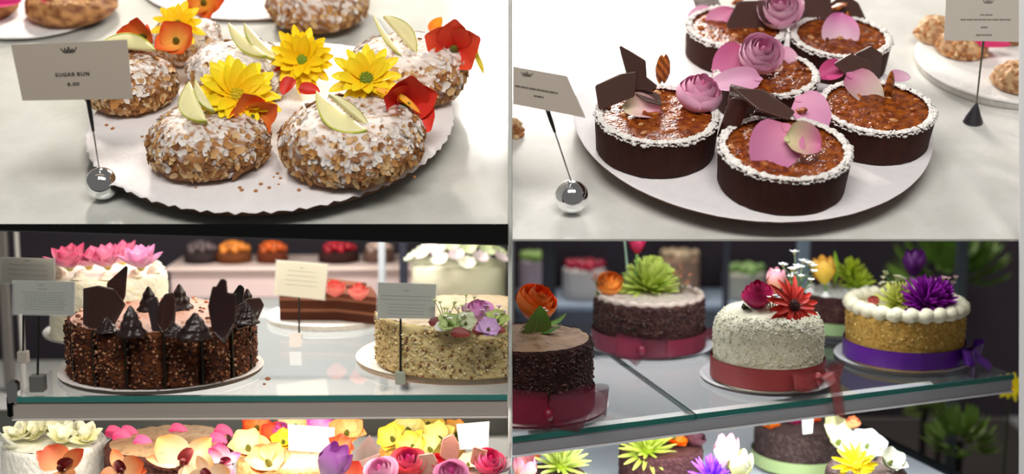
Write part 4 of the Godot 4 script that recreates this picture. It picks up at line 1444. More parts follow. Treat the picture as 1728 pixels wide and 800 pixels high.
# dark piped kiss of chocolate cream
func kiss(label: String, st: Transform3D, p: Vector3, r: float, h: float, group: String) -> void:
	var t := thing("chocolate_kiss", label, "chocolate", st, p, Basis(Vector3.UP, rng.randf() * TAU), group)
	var mb := MB.new()
	var prof := []
	for j in 19:
		var u := j / 18.0
		prof.append(Vector2(r * pow(1.0 - u, 0.72) * (1.0 + 0.07 * sin(u * 21.0)) if j < 18 else 0.0, h * u))
	mb.lathe(prof, 30, func(b: float, _k: int, q: Vector3): return Vector3(q.x * (1.0 + 0.13 * sin(b * 6.0 + q.y / h * 5.0)), q.y, q.z * (1.0 + 0.13 * sin(b * 6.0 + q.y / h * 5.0))), func(_q, _k): return L(44, 32, 30))
	part("swirl", mb, mat("chocolate"), t)

func post_stand(label: String, st: Transform3D, px: float, py: float, top_y: float, w: float, h: float, col: Color, zoff := 0.0) -> Vector3:
	var p := on(st, px, py, 0.0)
	var t := thing("card_stand", label, "card stand", st, p)
	var mb := MB.new()
	mb.box(Vector3(0, h * 0.5, 0), Vector3(w, h, w * 0.8), col, 0.0012)
	part("block_foot", mb, mat("painted_white"), t)
	var e := upright(st, px, top_y, p.z + zoff) - p
	var rod := MB.new()
	rod.tube([Vector3(0, h, 0), e * 0.5 + Vector3(0, h * 0.5, 0), e], [0.0013, 0.0013, 0.0013], 8, L(60, 58, 56))
	part("rod", rod, mat("dark_metal"), t)
	return p

func text_rows(x0: float, x1: float, y0: float, y1: float, n: int, h := 1.6) -> Array:
	var out := []
	for k in n:
		out.append(["-", (x0 + x1) * 0.5, lerpf(y0, y1, float(k) / maxf(n - 1, 1)), h, (x1 - x0) * rng.randf_range(0.82, 1.0)])
	return out

func orchid(label: String, st: Transform3D, p: Vector3, dir: Vector3, r: float, c0: Color, c1: Color, lip: Color, group := "", spin := 0.0) -> void:
	var t := bloom("orchid", label, "flower", st, p, dir, [[3, r, r * 0.55, 0.15, 0.1, 0.25, 0.8, 0.6, c0, c1, r * 0.05, 0.0], [2, r * 0.95, r * 0.95, 0.2, 0.05, 0.2, 0.7, 0.5, c0, c1, r * 0.05, r * 0.03]], [], group, false, spin)
	var mb := MB.new()
	petal_mb(mb, r * 0.5, r * 0.4, 0.9, -1.2, 0.8, 0.7, 0.5, lip, lip * 0.7, 6, 4)
	mb.ball(Vector3(0, r * 0.12, 0), Vector3(r * 0.11, r * 0.14, r * 0.11), 8, 6, lip * 0.5)
	part("lip", mb, mat("petal"), t, "dark throat")

func build_nut_case() -> void:
	var st := s_nut
	# ---- nut crumbed chocolate cake
	var cb := on(st, 274, 620, 0.004)
	var m := mpp(st, cb)
	cb.y = 0.0
	board("round pale board under the nut crumbed chocolate cake", st, cb, 168.0 * m, 168.0 * m, 0.006, L(226, 218, 214), L(90, 84, 78))
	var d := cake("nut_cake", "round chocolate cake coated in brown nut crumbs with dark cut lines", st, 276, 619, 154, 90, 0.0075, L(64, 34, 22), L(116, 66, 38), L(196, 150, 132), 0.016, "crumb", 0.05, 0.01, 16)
	crumbs(d, 2600, [L(120, 66, 38), L(84, 44, 26), L(150, 92, 58), L(48, 24, 16), L(190, 140, 104)], 0.0022, 0.02, 0.97, "crumb_coat", 16)
	var nt := MB.new()
	for k in 90:
		var a := rng.randf() * TAU
		var q := float(d.r) * rng.randf_range(0.3, 0.97)
		nt.ball(Vector3(cos(a) * q, float(d.h) + 0.001, sin(a) * q), Vector3(0.0028, 0.0022, 0.0028) * rng.randf_range(0.6, 1.3), 6, 4, [L(176, 106, 70), L(214, 176, 150), L(110, 60, 36)][rng.randi() % 3])
	part("nut_sprinkle", nt, mat("flake"), d.t, "", "stuff")
	var h: float = d.h + 0.0085
	var dk := L(58, 36, 30)
	var up := Vector3(0, 0.12, 1)
	shard("broad bowed chocolate sheet standing beside the front card on the nut cake", st, [[130, 490], [165, 484], [186, 490], [198, 516], [186, 548], [156, 556], [130, 548]], on(st, 160, 555, h), Vector3(-0.25, 0.1, 0.95), "", dk, 0.014)
	shard("tall chocolate spike behind the bowed sheet on the nut cake", st, [[182, 478], [213, 450], [209, 500], [196, 528], [184, 520]], on(st, 196, 548, h) + Vector3(0, 0, -0.012), up, "", dk)
	shard("glossy upright chocolate strip in the middle of the nut cake", st, [[248, 512], [262, 502], [268, 520], [272, 556], [258, 560]], on(st, 262, 558, h), Vector3(-0.5, 0.25, 0.8), "", L(50, 40, 44))
	shard("folded chocolate fan beside the glossy strip", st, [[272, 512], [280, 498], [292, 496], [298, 512], [294, 548], [276, 562], [268, 548]], on(st, 282, 560, h), Vector3(0.35, 0.1, 0.9), "", dk, 0.009)
	shard("tall forked chocolate sheet at the rim of the nut cake", st, [[352, 520], [360, 486], [366, 486], [374, 472], [380, 474], [382, 496], [397, 500], [394, 548], [378, 578], [360, 562]], on(st, 376, 572, h), Vector3(0.15, 0.05, 0.95), "", L(46, 26, 22), 0.01)
	shard("bent chocolate sheet leaning over the edge of the nut cake", st, [[398, 520], [420, 505], [440, 502], [448, 512], [432, 544], [404, 552]], on(st, 412, 552, h) + Vector3(0, 0, -0.01), Vector3(0.4, 0.35, 0.8), "", dk, 0.01)
	shard("small chocolate splinter behind the forked sheet", st, [[392, 500], [404, 482], [410, 486], [408, 512], [396, 520]], on(st, 400, 540, h) + Vector3(0, 0, -0.02), up, "", L(40, 34, 34))
	for q in [[222, 566, 23, 52], [252, 524, 19, 42], [304, 522, 20, 44], [330, 570, 27, 44], [416, 546, 20, 38], [418, 520, 15, 34], [180, 560, 18, 26], [295, 566, 18, 22]]:
		var p := on(st, q[0], q[1], h)
		kiss("dark chocolate kiss piped on top of the nut cake", st, p, q[2] * mpp(st, p), q[3] * mpp(st, p), "chocolate kisses on the nut cake")
	# ---- cards of the nut cake
	var f1 := post_stand("block foot card stand beside the nut cake board", st, 65, 660, 528, 0.0165, 0.019, L(96, 96, 92))
	name_card("grey green card full of small print beside the nut cake", st, [[24, 474], [126, 476], [124, 532], [24, 530]], upright(st, 74, 502, f1.z + 0.002), Vector3(0.0, 0.1, 1.0), text_rows(36, 114, 494, 522, 8, 1.5) + [["-", 72, 488, 2.0, 18]], L(128, 130, 116), L(76, 78, 70), [70, 480, 17], true)
	var f2 := post_stand("block foot card stand before the pink flower cake", st, 40, 612, 468, 0.013, 0.015, L(150, 146, 140))
	name_card("pale card half covered by the grey green card", st, [[3, 434], [92, 437], [92, 480], [3, 478]], upright(st, 48, 456, f2.z + 0.002), Vector3(0.0, 0.1, 1.0), text_rows(10, 84, 447, 472, 4, 1.6), L(160, 158, 142), L(100, 98, 88), [46, 439, 14], true)
	# ---- pink flower cake
	var pc := on(st, 186, 560, 0.0)
	var pm := mpp(st, pc)
	pc.y = 0.0
	board("round white board under the pink flower cake", st, pc, 108.0 * pm, 108.0 * pm, 0.005, L(240, 238, 236), L(180, 176, 170))
	var pd := cake("cream_cake", "white cream cake heaped with pink lotus flowers", st, 187, 560, 96, 104, 0.0065, L(250, 246, 226), L(250, 240, 200), L(252, 248, 236), 0.02, "cream", 0.12)
	dollops(pd, 11, 0.011, L(252, 246, 222))
	var hp: float = pd.h + 0.0065
	var lotus0 := L(255, 214, 226)
	var lotus1 := L(246, 96, 150)
	var names := ["deep pink lotus beside the pale card on the cream cake", "small pink lotus second from the pale card on the cream cake", "pink lotus with a dark seed pod on the cream cake", "palest lilac pink lotus at the far end of the cream cake", "pink lotus hidden behind the others on the cream cake"]
	var k := 0
	for q in [[118, 430, 0.036], [150, 428, 0.028], [182, 428, 0.036], [238, 430, 0.036], [208, 420, 0.032]]:
		var lp := on(st, q[0], q[1] + 22, hp + 0.014)
		var out := L(250, 130, 180) if k != 3 else L(244, 160, 214)
		if k == 0:
			out = lotus1
		bloom("lotus", names[k], "flower", st, lp, Vector3(0.0, 1.0, 0.25), [[7, q[2], q[2] * 0.62, 0.35, 0.7, 0.5, 0.7, 0.6, lotus0, out, 0.002, 0.0], [5, q[2] * 0.8, q[2] * 0.55, 0.8, 0.5, 0.6, 0.7, 0.6, lotus0, out, 0.001, 0.002]], [0.006, 0.009, L(240, 220, 120), 0.004])
		k += 1
	k = 0
	for q in [[150, 452], [240, 447], [130, 456]]:
		loose_petal(["red petal tucked under the small pink lotus", "red petal under the palest lotus", "orange red petal low on the cream cake"][k], st, on(st, q[0], q[1], hp) + Vector3(0, 0.012, 0.012), Vector3(0, 0.5, 0.9), Vector3(0.9, 0.1, 0.0), 0.018, 0.010, L(230, 60, 60), L(226, 70, 50), 0.3, -0.3)
		k += 1
	# ---- chocolate slices on a white plate
	var qc := on(st, 560, 538, 0.0)
	var qm := mpp(st, qc)
	qc.y = 0.0
	board("round white plate under the chocolate cake slices", st, qc, 108.0 * qm, 108.0 * qm, 0.008, L(246, 246, 244), L(220, 220, 216))
	var i := 0
	for q in [[525, 536, 0.4, "chocolate layer cake slice before the white card"], [612, 540, 2.2, "chocolate layer cake slice next to the crumbed yellow cake"], [560, 518, -1.0, "chocolate layer cake slice behind the coral buds"]]:
		var sp := on(st, q[0], q[1], 0.0088)
		var t := thing("cake_slice", q[3], "cake", st, sp, Basis(Vector3.UP, q[2]))
		var hh := 0.0
		for j in 5:
			var mb := MB.new()
			var th: float = [0.012, 0.004, 0.012, 0.004, 0.006][j]
			var o := [Vector3(-0.045, hh, 0)]
			for n in 6:
				var a := lerpf(-0.42, 0.42, n / 5.0)
				o.append(Vector3(-0.045 + cos(a) * 0.092, hh, sin(a) * 0.092))
			mb.prism(o, Vector3(0, th, 0), [L(86, 48, 34), L(150, 100, 76), L(90, 50, 36), L(160, 108, 84), L(128, 78, 60)][j])
			part(["sponge", "filling", "sponge", "filling", "icing"][j], mb, mat("crumb"), t)
			hh += th
		i += 1
	rose("coral bud on the chocolate slices beside the white card", st, on(st, 566, 500, 0.047) , Vector3(0, 1, 0.2), 0.014, L(240, 80, 80), L(248, 140, 130), -0.1, "flower_bud", "", 3)
	rose("coral bud on the chocolate slices near the yellow cake", st, on(st, 605, 506, 0.047), Vector3(0, 1, 0.2), 0.014, L(240, 80, 80), L(248, 140, 130), -0.1, "flower_bud", "", 3)
	var f3 := post_stand("slim block foot card stand before the chocolate slices", st, 505, 572, 498, 0.008, 0.008, L(220, 216, 208))
	name_card("bright white card before the chocolate slices", st, [[467, 439], [553, 446], [547, 506], [463, 497]], upright(st, 508, 472, f3.z + 0.002), Vector3(0.08, 0.1, 1.0), text_rows(480, 536, 458, 482, 4, 1.4), L(240, 236, 214), L(196, 188, 160), [510, 452, 10], true)
	var reflection_at := on(st, 497, 590, 0.0)
	slab_px("reflection_square", "tiny white square imitating a reflection on the glass before the slices", "painted reflection", st, [[488, 562], [508, 562], [508, 586], [488, 586]], reflection_at, Vector3(0, 0.1, 1), 0.001, L(248, 248, 248), "card")  # white square built in place of a reflection in the glass
	# ---- yellow crumbed cake, cut by the middle wall
	clip = -1.0
	var yc := on(st, 786, 606, 0.0)
	var ym := mpp(st, yc)
	yc.y = 0.0
	board("round white board under the yellow crumbed cake", st, yc, 184.0 * ym, 184.0 * ym, 0.008, L(244, 240, 232), L(176, 166, 148))
	var yd := cake("crumbed_cake", "yellow cake coated in pale speckled crumbs beside the pale panel", st, 788, 604, 152, 82, 0.0112, L(228, 208, 152), L(190, 166, 108), L(226, 206, 178), 0.018, "crumb", 0.06, 0.02)
	crumbs(yd, 2200, [L(228, 210, 160), L(238, 226, 186), L(170, 136, 84), L(214, 192, 132), L(140, 80, 56), L(232, 214, 164)], 0.0022)
	clip = 0.0
	var hy: float = yd.h + 0.011
	rose("lilac rose on the yellow crumbed cake", st, on(st, 807, 545, hy), Vector3(0, 1, 0.35), 0.017, L(222, 130, 200), L(232, 176, 222), 0.3, "rose", "", 4)
	for q in [[752, 552, "green sprig beside the grey card on the yellow cake"], [785, 546, "green sprig beside the lilac rose"], [832, 552, "mauve sprig at the panel on the yellow cake"], [770, 560, "white blossom sprig in the middle of the yellow cake"]]:
		sprig(q[2], st, on(st, q[0], q[1], hy), 0.030, L(150, 176, 110), [L(196, 214, 160), L(190, 210, 150), L(200, 170, 214), L(246, 246, 240)][[752, 785, 832, 770].find(q[0])])
	var gn := 0
	for q in [[758, 552, L(196, 214, 150)], [786, 550, L(214, 222, 190)], [824, 560, L(206, 170, 214)], [840, 546, L(190, 206, 130)]]:
		cup_bloom(["pale green blossom beside the grey ruled card on the yellow cake", "greenish white blossom next to the lilac rose", "mauve blossom before the lilac rose", "leaf green blossom close to the pale panel"][gn], st, on(st, q[0], q[1] - 2, hy + 0.006), Vector3(0, 0.7, 0.7), 0.016, q[2], q[2], 7, 0.4, "small_blossom")
		gn += 1
	var yn := 0
	for q in [[738, 548], [812, 562], [776, 566], [835, 560], [748, 556]]:
		loose_petal(["dark red petal beside the grey card on the yellow cake", "dark red petal before the lilac rose", "brownish petal in the middle of the yellow cake", "dark petal close to the pale panel", "white petal on the yellow cake"][yn], st, on(st, q[0], q[1], hy) + Vector3(0, 0.003, 0.004), Vector3(0, 0.7, 0.7), Vector3(0.8, 0.1, 0.2), 0.022, 0.014, L(110, 30, 30) if yn < 4 else L(240, 240, 236), L(130, 50, 44) if yn < 4 else L(250, 250, 248), 0.3, -0.3)
		yn += 1
	var f4 := post_stand("grey block foot card stand before the yellow crumbed cake", st, 676, 648, 534, 0.012, 0.015, L(150, 156, 142))
	name_card("grey card with two ruled lines before the yellow cake", st, [[638, 477], [736, 480], [734, 538], [637, 537]], upright(st, 686, 508, f4.z + 0.002), Vector3(0.05, 0.1, 1.0), [["-", 686, 500, 1.8, 88], ["-", 686, 506, 1.6, 88]] + text_rows(650, 722, 514, 530, 4, 1.4), L(148, 150, 134), L(98, 100, 88), [686, 490, 12], true)
	for q in [[452, 642, 0.003], [446, 650, 0.0018]]:
		var t := thing("pastry_crumb", "larger brown crumb on the glass shelf" if q[1] < 645 else "tiny brown crumb on the glass shelf", "crumb", st, on(st, q[0], q[1], 0.0005))
		var mb := MB.new()
		mb.ball(Vector3(0, q[2] * 0.7, 0), Vector3(q[2] * 1.2, q[2] * 0.7, q[2]), 7, 5, L(150, 100, 60))
		part("chip", mb, mat("flake"), t)
	nut_case_back()
	nut_case_lower()

func sprig(label: String, st: Transform3D, p: Vector3, len: float, green: Color, dot: Color, group := "", dir := Vector3.UP) -> void:
	var t := thing("flower_sprig", label, "sprig", st, p, axis(dir, rng.randf() * TAU), group)
	var stem := MB.new()
	var fl := MB.new()
	for k in 6:
		var a := TAU * k / 6.0 + rng.randf()
		var e := Vector3(cos(a) * len * 0.4, len * rng.randf_range(0.5, 1.0), sin(a) * len * 0.4)
		stem.tube([Vector3.ZERO, e * 0.5 + Vector3(0, len * 0.08, 0), e], [0.0008, 0.0007, 0.0005], 5, green)
		for j in 5:
			var b := TAU * j / 5.0
			petal_mb(fl, len * 0.16, len * 0.12, 0.4, 0.2, 0.3, 0.7, 0.5, dot, dot, 3, 2, Transform3D(Basis(Vector3.UP, b), e))
		fl.ball(e, Vector3.ONE * len * 0.035, 6, 4, L(220, 200, 90))
		petal_mb(stem, len * 0.3, len * 0.1, 0.5, -0.4, 0.3, 0.8, 0.8, green, green * 1.1, 4, 2, Transform3D(Basis(Vector3.UP, a + 0.6), e * 0.45))
	part("stems", stem, mat("leaf"), t)
	part("florets", fl, mat("petal"), t, "", "stuff")

func nut_case_back() -> void:
	var st := s_nut
	var z := -0.72
	# counter behind the case and what stands on it
	var a := upright(st, 286, 456, z)
	var b := upright(st, 735, 502, z)
	var t := thing("back_counter", "pinkish grey counter beyond the glass shelf", "counter", st, Vector3((a.x + b.x) * 0.5, -0.1645, z))
	var mb := MB.new()
	mb.box(Vector3(0, (a.y + b.y) * 0.5 + 0.1645, -0.06), Vector3(b.x - a.x, a.y - b.y, 0.12), L(206, 184, 184), 0.003)
	var pl := MB.new()
	pl.box(Vector3(0, (b.y + 0.1645) * 0.5, -0.07), Vector3(b.x - a.x, b.y + 0.1645, 0.10), L(222, 230, 236), 0.003)
	part("plinth", pl, mat("painted_white"), t)
	part("front", mb, mat("painted_white"), t)
	var tb := MB.new()
	tb.box(Vector3(0, a.y + 0.1645 + 0.003, -0.055), Vector3(b.x - a.x + 0.01, 0.006, 0.14), L(226, 206, 200), 0.002)
	part("worktop", tb, mat("painted_white"), t)
	var top := a.y + 0.0065
	for q in [[395, 30, L(120, 70, 40), L(226, 140, 60), "small cake heaped with orange and yellow fruit on the back counter"], [460, 26, L(110, 54, 34), L(206, 96, 40), "small cake with an orange crown on the back counter"], [572, 34, L(60, 34, 34), L(176, 30, 50), "small dark cake heaped with red fruit on the back counter"], [640, 26, L(110, 84, 76), L(196, 170, 160), "small pale brown cake on the back counter"], [340, 28, L(60, 50, 54), L(110, 96, 100), "small dull grey brown cake on the back counter"]]:
		var p := upright(st, q[0], 450, z - 0.05)
		p.y = top
		var m := mpp(st, p)
		var c := thing("small_cake", q[4], "cake", st, p)
		var body := MB.new()
		body.lathe([Vector2(0, 0), Vector2(q[1] * m, 0), Vector2(q[1] * m, 16.0 * m), Vector2(q[1] * m * 0.9, 18.0 * m), Vector2(0, 18.0 * m)], 30, func(_a, _k, v: Vector3): return v, func(_q, _k): return q[2])
		part("body", body, mat("crumb"), c)
		var fr := MB.new()
		for j in 16:
			var an := j * 2.4
			var rr: float = q[1] * m * 0.8 * sqrt(j / 16.0)
			fr.ball(Vector3(cos(an) * rr, 20.0 * m + 10.0 * m * (1.0 - j / 16.0), sin(an) * rr), Vector3.ONE * 7.0 * m, 8, 6, q[3] * rng.randf_range(0.7, 1.2))
		part("fruit", fr, mat("berry"), c, "", "stuff")
	# pale flower heap behind the yellow cake
	var hz := -0.58
	var hb := upright(st, 775, 492, hz)
	var hm := mpp(st, hb)
	hb.y = 0.0006
	var hc := thing("flower_cake", "tall cake covered in pale green and white flowers behind the yellow cake", "cake", st, hb)
	clip = -1.0
	var hh := upright(st, 775, 440, hz).y
	var body2 := MB.new()
	body2.lathe([Vector2(0, 0), Vector2(78.0 * hm, 0), Vector2(80.0 * hm, hh * 0.9), Vector2(60.0 * hm, hh), Vector2(0, hh)], 40, func(_a, _k, v: Vector3): return v, func(_q, _k): return L(214, 214, 190))
	part("body", body2, mat("cream"), hc)
	for k in 34:
		var an := k * 2.4
		var rr := 80.0 * hm * sqrt((k + 0.5) / 34.0)
		var fb := MB.new()
		var tone: Color = [L(226, 234, 206), L(206, 220, 176), L(240, 240, 226), L(222, 214, 150), L(214, 200, 206)][k % 5]
		for j in 8:
			petal_mb(fb, 0.018, 0.013, 0.5, 0.3, 0.3, 0.7, 0.5, tone, tone, 4, 2, Transform3D(Basis(Vector3.UP, TAU * j / 8.0), Vector3.ZERO))
		var tr := Transform3D(axis(Vector3(cos(an) * 0.7, 1.0, sin(an) * 0.7), k), Vector3(cos(an) * rr, hh + 0.028 * (1.0 - (rr / (80.0 * hm)) ** 2), sin(an) * rr))
		for v in fb.v.size():
			fb.v[v] = tr * fb.v[v]
		part("blossom", fb, mat("petal"), hc)
	clip = 0.0
	# uprights of the case
	for q in [[10, 16, L(120, 116, 114), "grey case upright at the end of the nut cake shelf"], [34, 5, L(196, 194, 190), "thin pale case upright at the end of the nut cake shelf"], [646, 12, L(186, 196, 206), "pale blue upright beyond the grey ruled card"], [682, 14, L(34, 40, 60), "dark blue upright beyond the grey ruled card"]]:
		var p := upright(st, q[0], 520, -0.66)
		p.y = -0.164
		var m := mpp(st, p)
		var c := thing("case_upright", q[3], "upright", st, p)
		var u := MB.new()
		u.box(Vector3(0, 0.26, 0), Vector3(q[1] * m, 0.52, 0.012), q[2], 0.002)
		part("post", u, mat("painted_white"), c)

func low_cake(called: String, label: String, st: Transform3D, px: float, py: float, rpx: float, hpx: float, side: Color, speck: Color, top: Color, m := "crumb", group := "") -> Dictionary:
	return cake(called, label, st, px, py, rpx, hpx, 0.0012, side, speck, top, 0.025, m, 0.08, 0.03, 0, group)

func nut_case_lower() -> void:
	var st := s_nut_low
	var ra := on(st, 430, 738, 0.0)
	var rt := thing("filler_panel", "low dark grey filler panel added to darken gaps behind the cakes of the lower deck", "riser", st, Vector3(ra.x - 0.02, 0.0006, ra.z))  # dark panel added so the gaps between the cakes look dark
	clip = -1.0
	var rh := upright(st, 430, 692, ra.z).y
	var rm := MB.new()
	rm.box(Vector3(0, rh * 0.5, -0.004), Vector3(0.9, rh, 0.008), L(88, 90, 88), 0.001)
	part("panel", rm, mat("painted_white"), rt)
	clip = 0.0
	var w := low_cake("cream_cake", "white cream cake topped with pale yellow petals under the nut cake shelf", st, 96, 832, 84, 92, L(248, 246, 238), L(236, 234, 214), L(246, 244, 226), "cream")
	var c := low_cake("chocolate_cake", "chocolate cake ringed with pink petals under the nut cake shelf", st, 288, 838, 104, 98, L(74, 40, 34), L(104, 64, 52), L(186, 150, 110))
	var f := low_cake("orange_cake", "peach cake buried in red and purple flowers under the shelf", st, 500, 846, 96, 84, L(246, 190, 120), L(250, 214, 150), L(250, 220, 170), "cream")
	var y := low_cake("yellow_cake", "golden cake heaped with yellow flowers under the shelf", st, 714, 824, 72, 74, L(226, 160, 70), L(240, 190, 100), L(250, 226, 130), "cream")
	# pale petals of the white cake
	var h: float = w.h + 0.0012
	var n := 0
	for q in [[60, 742], [88, 734], [120, 742], [145, 748], [36, 744], [104, 750]]:
		bloom("pale_blossom", "pale yellow ruffled blossom on the white cream cake", "flower", st, on(st, q[0], q[1] - 4, h + 0.006), Vector3(rng.randf_range(-0.3, 0.3), 1.0, 0.4), [[7, 0.026, 0.017, 0.4, 0.5, 0.4, 0.7, 0.5, L(236, 232, 170), L(244, 242, 214), 0.001, 0.0], [4, 0.018, 0.014, 0.9, 0.3, 0.4, 0.7, 0.5, L(240, 236, 180), L(246, 244, 224), 0.001, 0.002]], [], "pale blossoms on the white cream cake", false, n)
		n += 1
	leaf("grey white leaf drooping from the white cream cake", st, on(st, 30, 752, h + 0.004), Vector3(-0.5, 0.5, 0.6), 0.05, 0.026, L(214, 216, 206), "", -0.6)
	# pink petals on the rim of the chocolate cake
	h = c.h + 0.003
	for q in [[192, 728], [205, 734], [216, 728], [240, 744], [276, 756], [340, 752], [366, 740], [376, 726], [300, 724]]:
		loose_petal("small hot pink petal on the rim of the shelf-shaded chocolate cake", st, on(st, q[0], q[1] + 4, h), Vector3(rng.randf_range(-0.3, 0.3), 0.7, 0.7), Vector3(1, 0, 0.2), 0.024, 0.018, L(240, 70, 130), L(250, 110, 160), 0.5, -0.6, "pink petals on the ringed chocolate cake")
	# flowers of the peach cake
	h = f.h + 0.002
	var fl := [[432, 726, 0.026, L(250, 150, 60), L(226, 40, 30), "red flower on the peach cake beside the ringed chocolate cake"], [458, 742, 0.022, L(240, 120, 60), L(226, 60, 40), "red flower beside the yellow blossom on the peach cake"], [540, 728, 0.024, L(250, 180, 220), L(206, 70, 190), "purple pink flower on the peach cake by the blank card"], [584, 734, 0.026, L(252, 206, 130), L(246, 160, 90), "apricot flower at the end of the peach cake"], [478, 748, 0.018, L(250, 220, 60), L(250, 200, 40), "small yellow blossom on the peach cake"], [574, 758, 0.018, L(250, 130, 60), L(236, 70, 40), "small orange red flower below the apricot flower"], [500, 724, 0.026, L(252, 214, 150), L(250, 180, 120), "cream orange flower at the back of the peach cake"], [420, 760, 0.028, L(254, 224, 160), L(250, 190, 130), "pale peach flower low on the peach cake"], [455, 785, 0.030, L(252, 230, 160), L(250, 170, 110), "yellow peach flower at the front of the peach cake"]]
	for q in fl:
		cup_bloom(q[5], st, on(st, q[0], q[1], h + 0.008), Vector3(rng.randf_range(-0.4, 0.4), 0.8, 0.6), q[2], q[3], q[4], 6, 0.35, "open_flower", "", rng.randf() * 3.0)
	rose("small magenta bud on the peach cake", st, on(st, 472, 732, h + 0.012), Vector3(0, 1, 0.5), 0.010, L(190, 60, 150), L(226, 120, 190), 0.2, "flower_bud", "", 3)
	# yellow flowers
	h = y.h + 0.002
	n = 0
	for q in [[664, 746, 0.024], [690, 732, 0.028], [720, 722, 0.026], [744, 746, 0.026], [700, 760, 0.026], [728, 764, 0.024], [770, 738, 0.022]]:
		cup_bloom(["golden flower at the near side of the yellow heap", "pale lemon flower with open cup on the golden cake", "bright yellow flower at the top of the heap", "creamy yellow flower facing out of the heap", "large lemon flower at the foot of the heap", "small cream flower beside the large lemon one", "orange flower at the end of the yellow heap"][n], st, on(st, q[0], q[1] - 2, h + 0.008), Vector3(rng.randf_range(-0.4, 0.4), 0.8, 0.6), q[2], [L(250, 226, 120), L(252, 240, 170)][n % 2], [L(250, 214, 60), L(252, 236, 130)][n % 2] if n != 6 else L(246, 160, 60), 6, 0.4, "yellow_flower", "", rng.randf() * 3.0)
		n += 1
	# front row, half below the frame
	var r1 := low_cake("chocolate_cake", "dark chocolate cake crowned with orange orchids", st, 205, 940, 150, 100, L(60, 36, 32), L(90, 56, 46), L(90, 56, 46))
	h = r1.h + 0.001
	orchid("orange orchid with cream wing and dark throat before the white cake", st, on(st, 104, 792, h + 0.014), Vector3(-0.1, 0.6, 0.8), 0.036, L(246, 176, 110), L(226, 70, 24), L(120, 20, 20), "", 0.6)
	orchid("pale orchid with an orange wing before the ringed chocolate cake", st, on(st, 205, 796, h + 0.010), Vector3(0.2, 0.6, 0.8), 0.030, L(250, 200, 140), L(240, 100, 30), L(110, 20, 24), "", 2.0)
	orchid("large peach orchid with a freckled throat", st, on(st, 310, 782, h + 0.016), Vector3(0.05, 0.6, 0.8), 0.040, L(252, 220, 180), L(246, 140, 70), L(170, 60, 60), "", 1.0)
	orchid("magenta and white orchid beside the large peach orchid", st, on(st, 374, 782, h + 0.014), Vector3(0.2, 0.6, 0.8), 0.024, L(250, 220, 230), L(226, 40, 120), L(150, 20, 60), "", 0.2)
	orchid("small peach orchid tucked under the large peach orchid", st, on(st, 352, 808, h + 0.010), Vector3(0.0, 0.6, 0.8), 0.028, L(254, 230, 190), L(250, 180, 120), L(150, 40, 50), "", 2.2)
	var r2 := low_cake("chocolate_cake", "chocolate cake with shards, pink buds and red flowers at the front of the deck", st, 738, 912, 130, 92, L(84, 50, 44), L(120, 80, 70), L(150, 106, 96))
	h = r2.h + 0.001
	shard("pinkish brown chocolate shard behind the coral bud", st, [[744, 770], [748, 742], [764, 734], [774, 752], [770, 786]], on(st, 758, 800, h), Vector3(0.2, 0.2, 0.9), "", L(150, 104, 90))
	shard("dull brown chocolate shard beside the second blank card", st, [[795, 780], [800, 756], [822, 762], [812, 790]], on(st, 806, 802, h), Vector3(-0.2, 0.2, 0.9), "", L(140, 96, 80))
	shard("grey brown chocolate shard between the buds", st, [[700, 790], [706, 770], [730, 766], [740, 786], [720, 806]], on(st, 720, 806, h), Vector3(0.1, 0.3, 0.9), "", L(140, 110, 96))
	shard("thin dark chocolate shard beside the pale twisted petal", st, [[590, 786], [640, 766], [636, 778], [598, 798]], on(st, 640, 806, h) , Vector3(0.1, 0.6, 0.8), "", L(110, 76, 64))
	rose("coral rose bud with a magenta heart on the front cake", st, on(st, 690, 798, h), Vector3(0, 1, 0.6), 0.020, L(190, 40, 130), L(236, 110, 110), 0.2, "flower_bud", "", 4)
	rose("red bud between the chocolate shards", st, on(st, 734, 796, h), Vector3(0.2, 1, 0.6), 0.014, L(220, 30, 60), L(240, 90, 110), 0.2, "flower_bud", "", 3)
	rose("hot pink bud touching the second blank card", st, on(st, 822, 796, h), Vector3(0.2, 1, 0.6), 0.018, L(226, 50, 130), L(246, 110, 150), 0.2, "flower_bud", "", 4)
	rose("white pink bud at the front edge of the deck", st, on(st, 648, 812, h), Vector3(-0.2, 1, 0.6), 0.018, L(240, 120, 190), L(250, 214, 230), 0.3, "flower_bud", "", 4)
	rose("lilac pink bud low between the shards", st, on(st, 762, 818, h), Vector3(0, 1, 0.6), 0.018, L(226, 80, 170), L(246, 190, 220), 0.3, "flower_bud", "", 4)
	cup_bloom("orange red flower low beside the purple tulip", st, on(st, 590, 812, h), Vector3(0, 0.8, 0.6), 0.026, L(250, 150, 110), L(236, 80, 60), 6, 0.4, "open_flower")
	for q in [[790, 786, L(246, 220, 190), "cream flower between the dull shard and the pinkish shard"], [846, 792, L(214, 206, 206), "pale grey flower against the panel"]]:
		cup_bloom(q[3], st, on(st, q[0], q[1], h + 0.004), Vector3(0, 0.8, 0.6), 0.016, q[2], q[2], 6, 0.5, "open_flower")
	tulip("bright purple tulip beside the first blank card", st, on(st, 548, 806, 0.084), Vector3(0.5, 0.9, 0.2), 0.018, 0.042, L(250, 214, 250), L(236, 130, 242), "", 0.08)
	leaf("pale twisted petal leaf between the peach and golden cakes", st, on(st, 612, 800, 0.05), Vector3(0.1, 0.9, 0.3), 0.07, 0.030, L(232, 226, 218), "", 0.5)
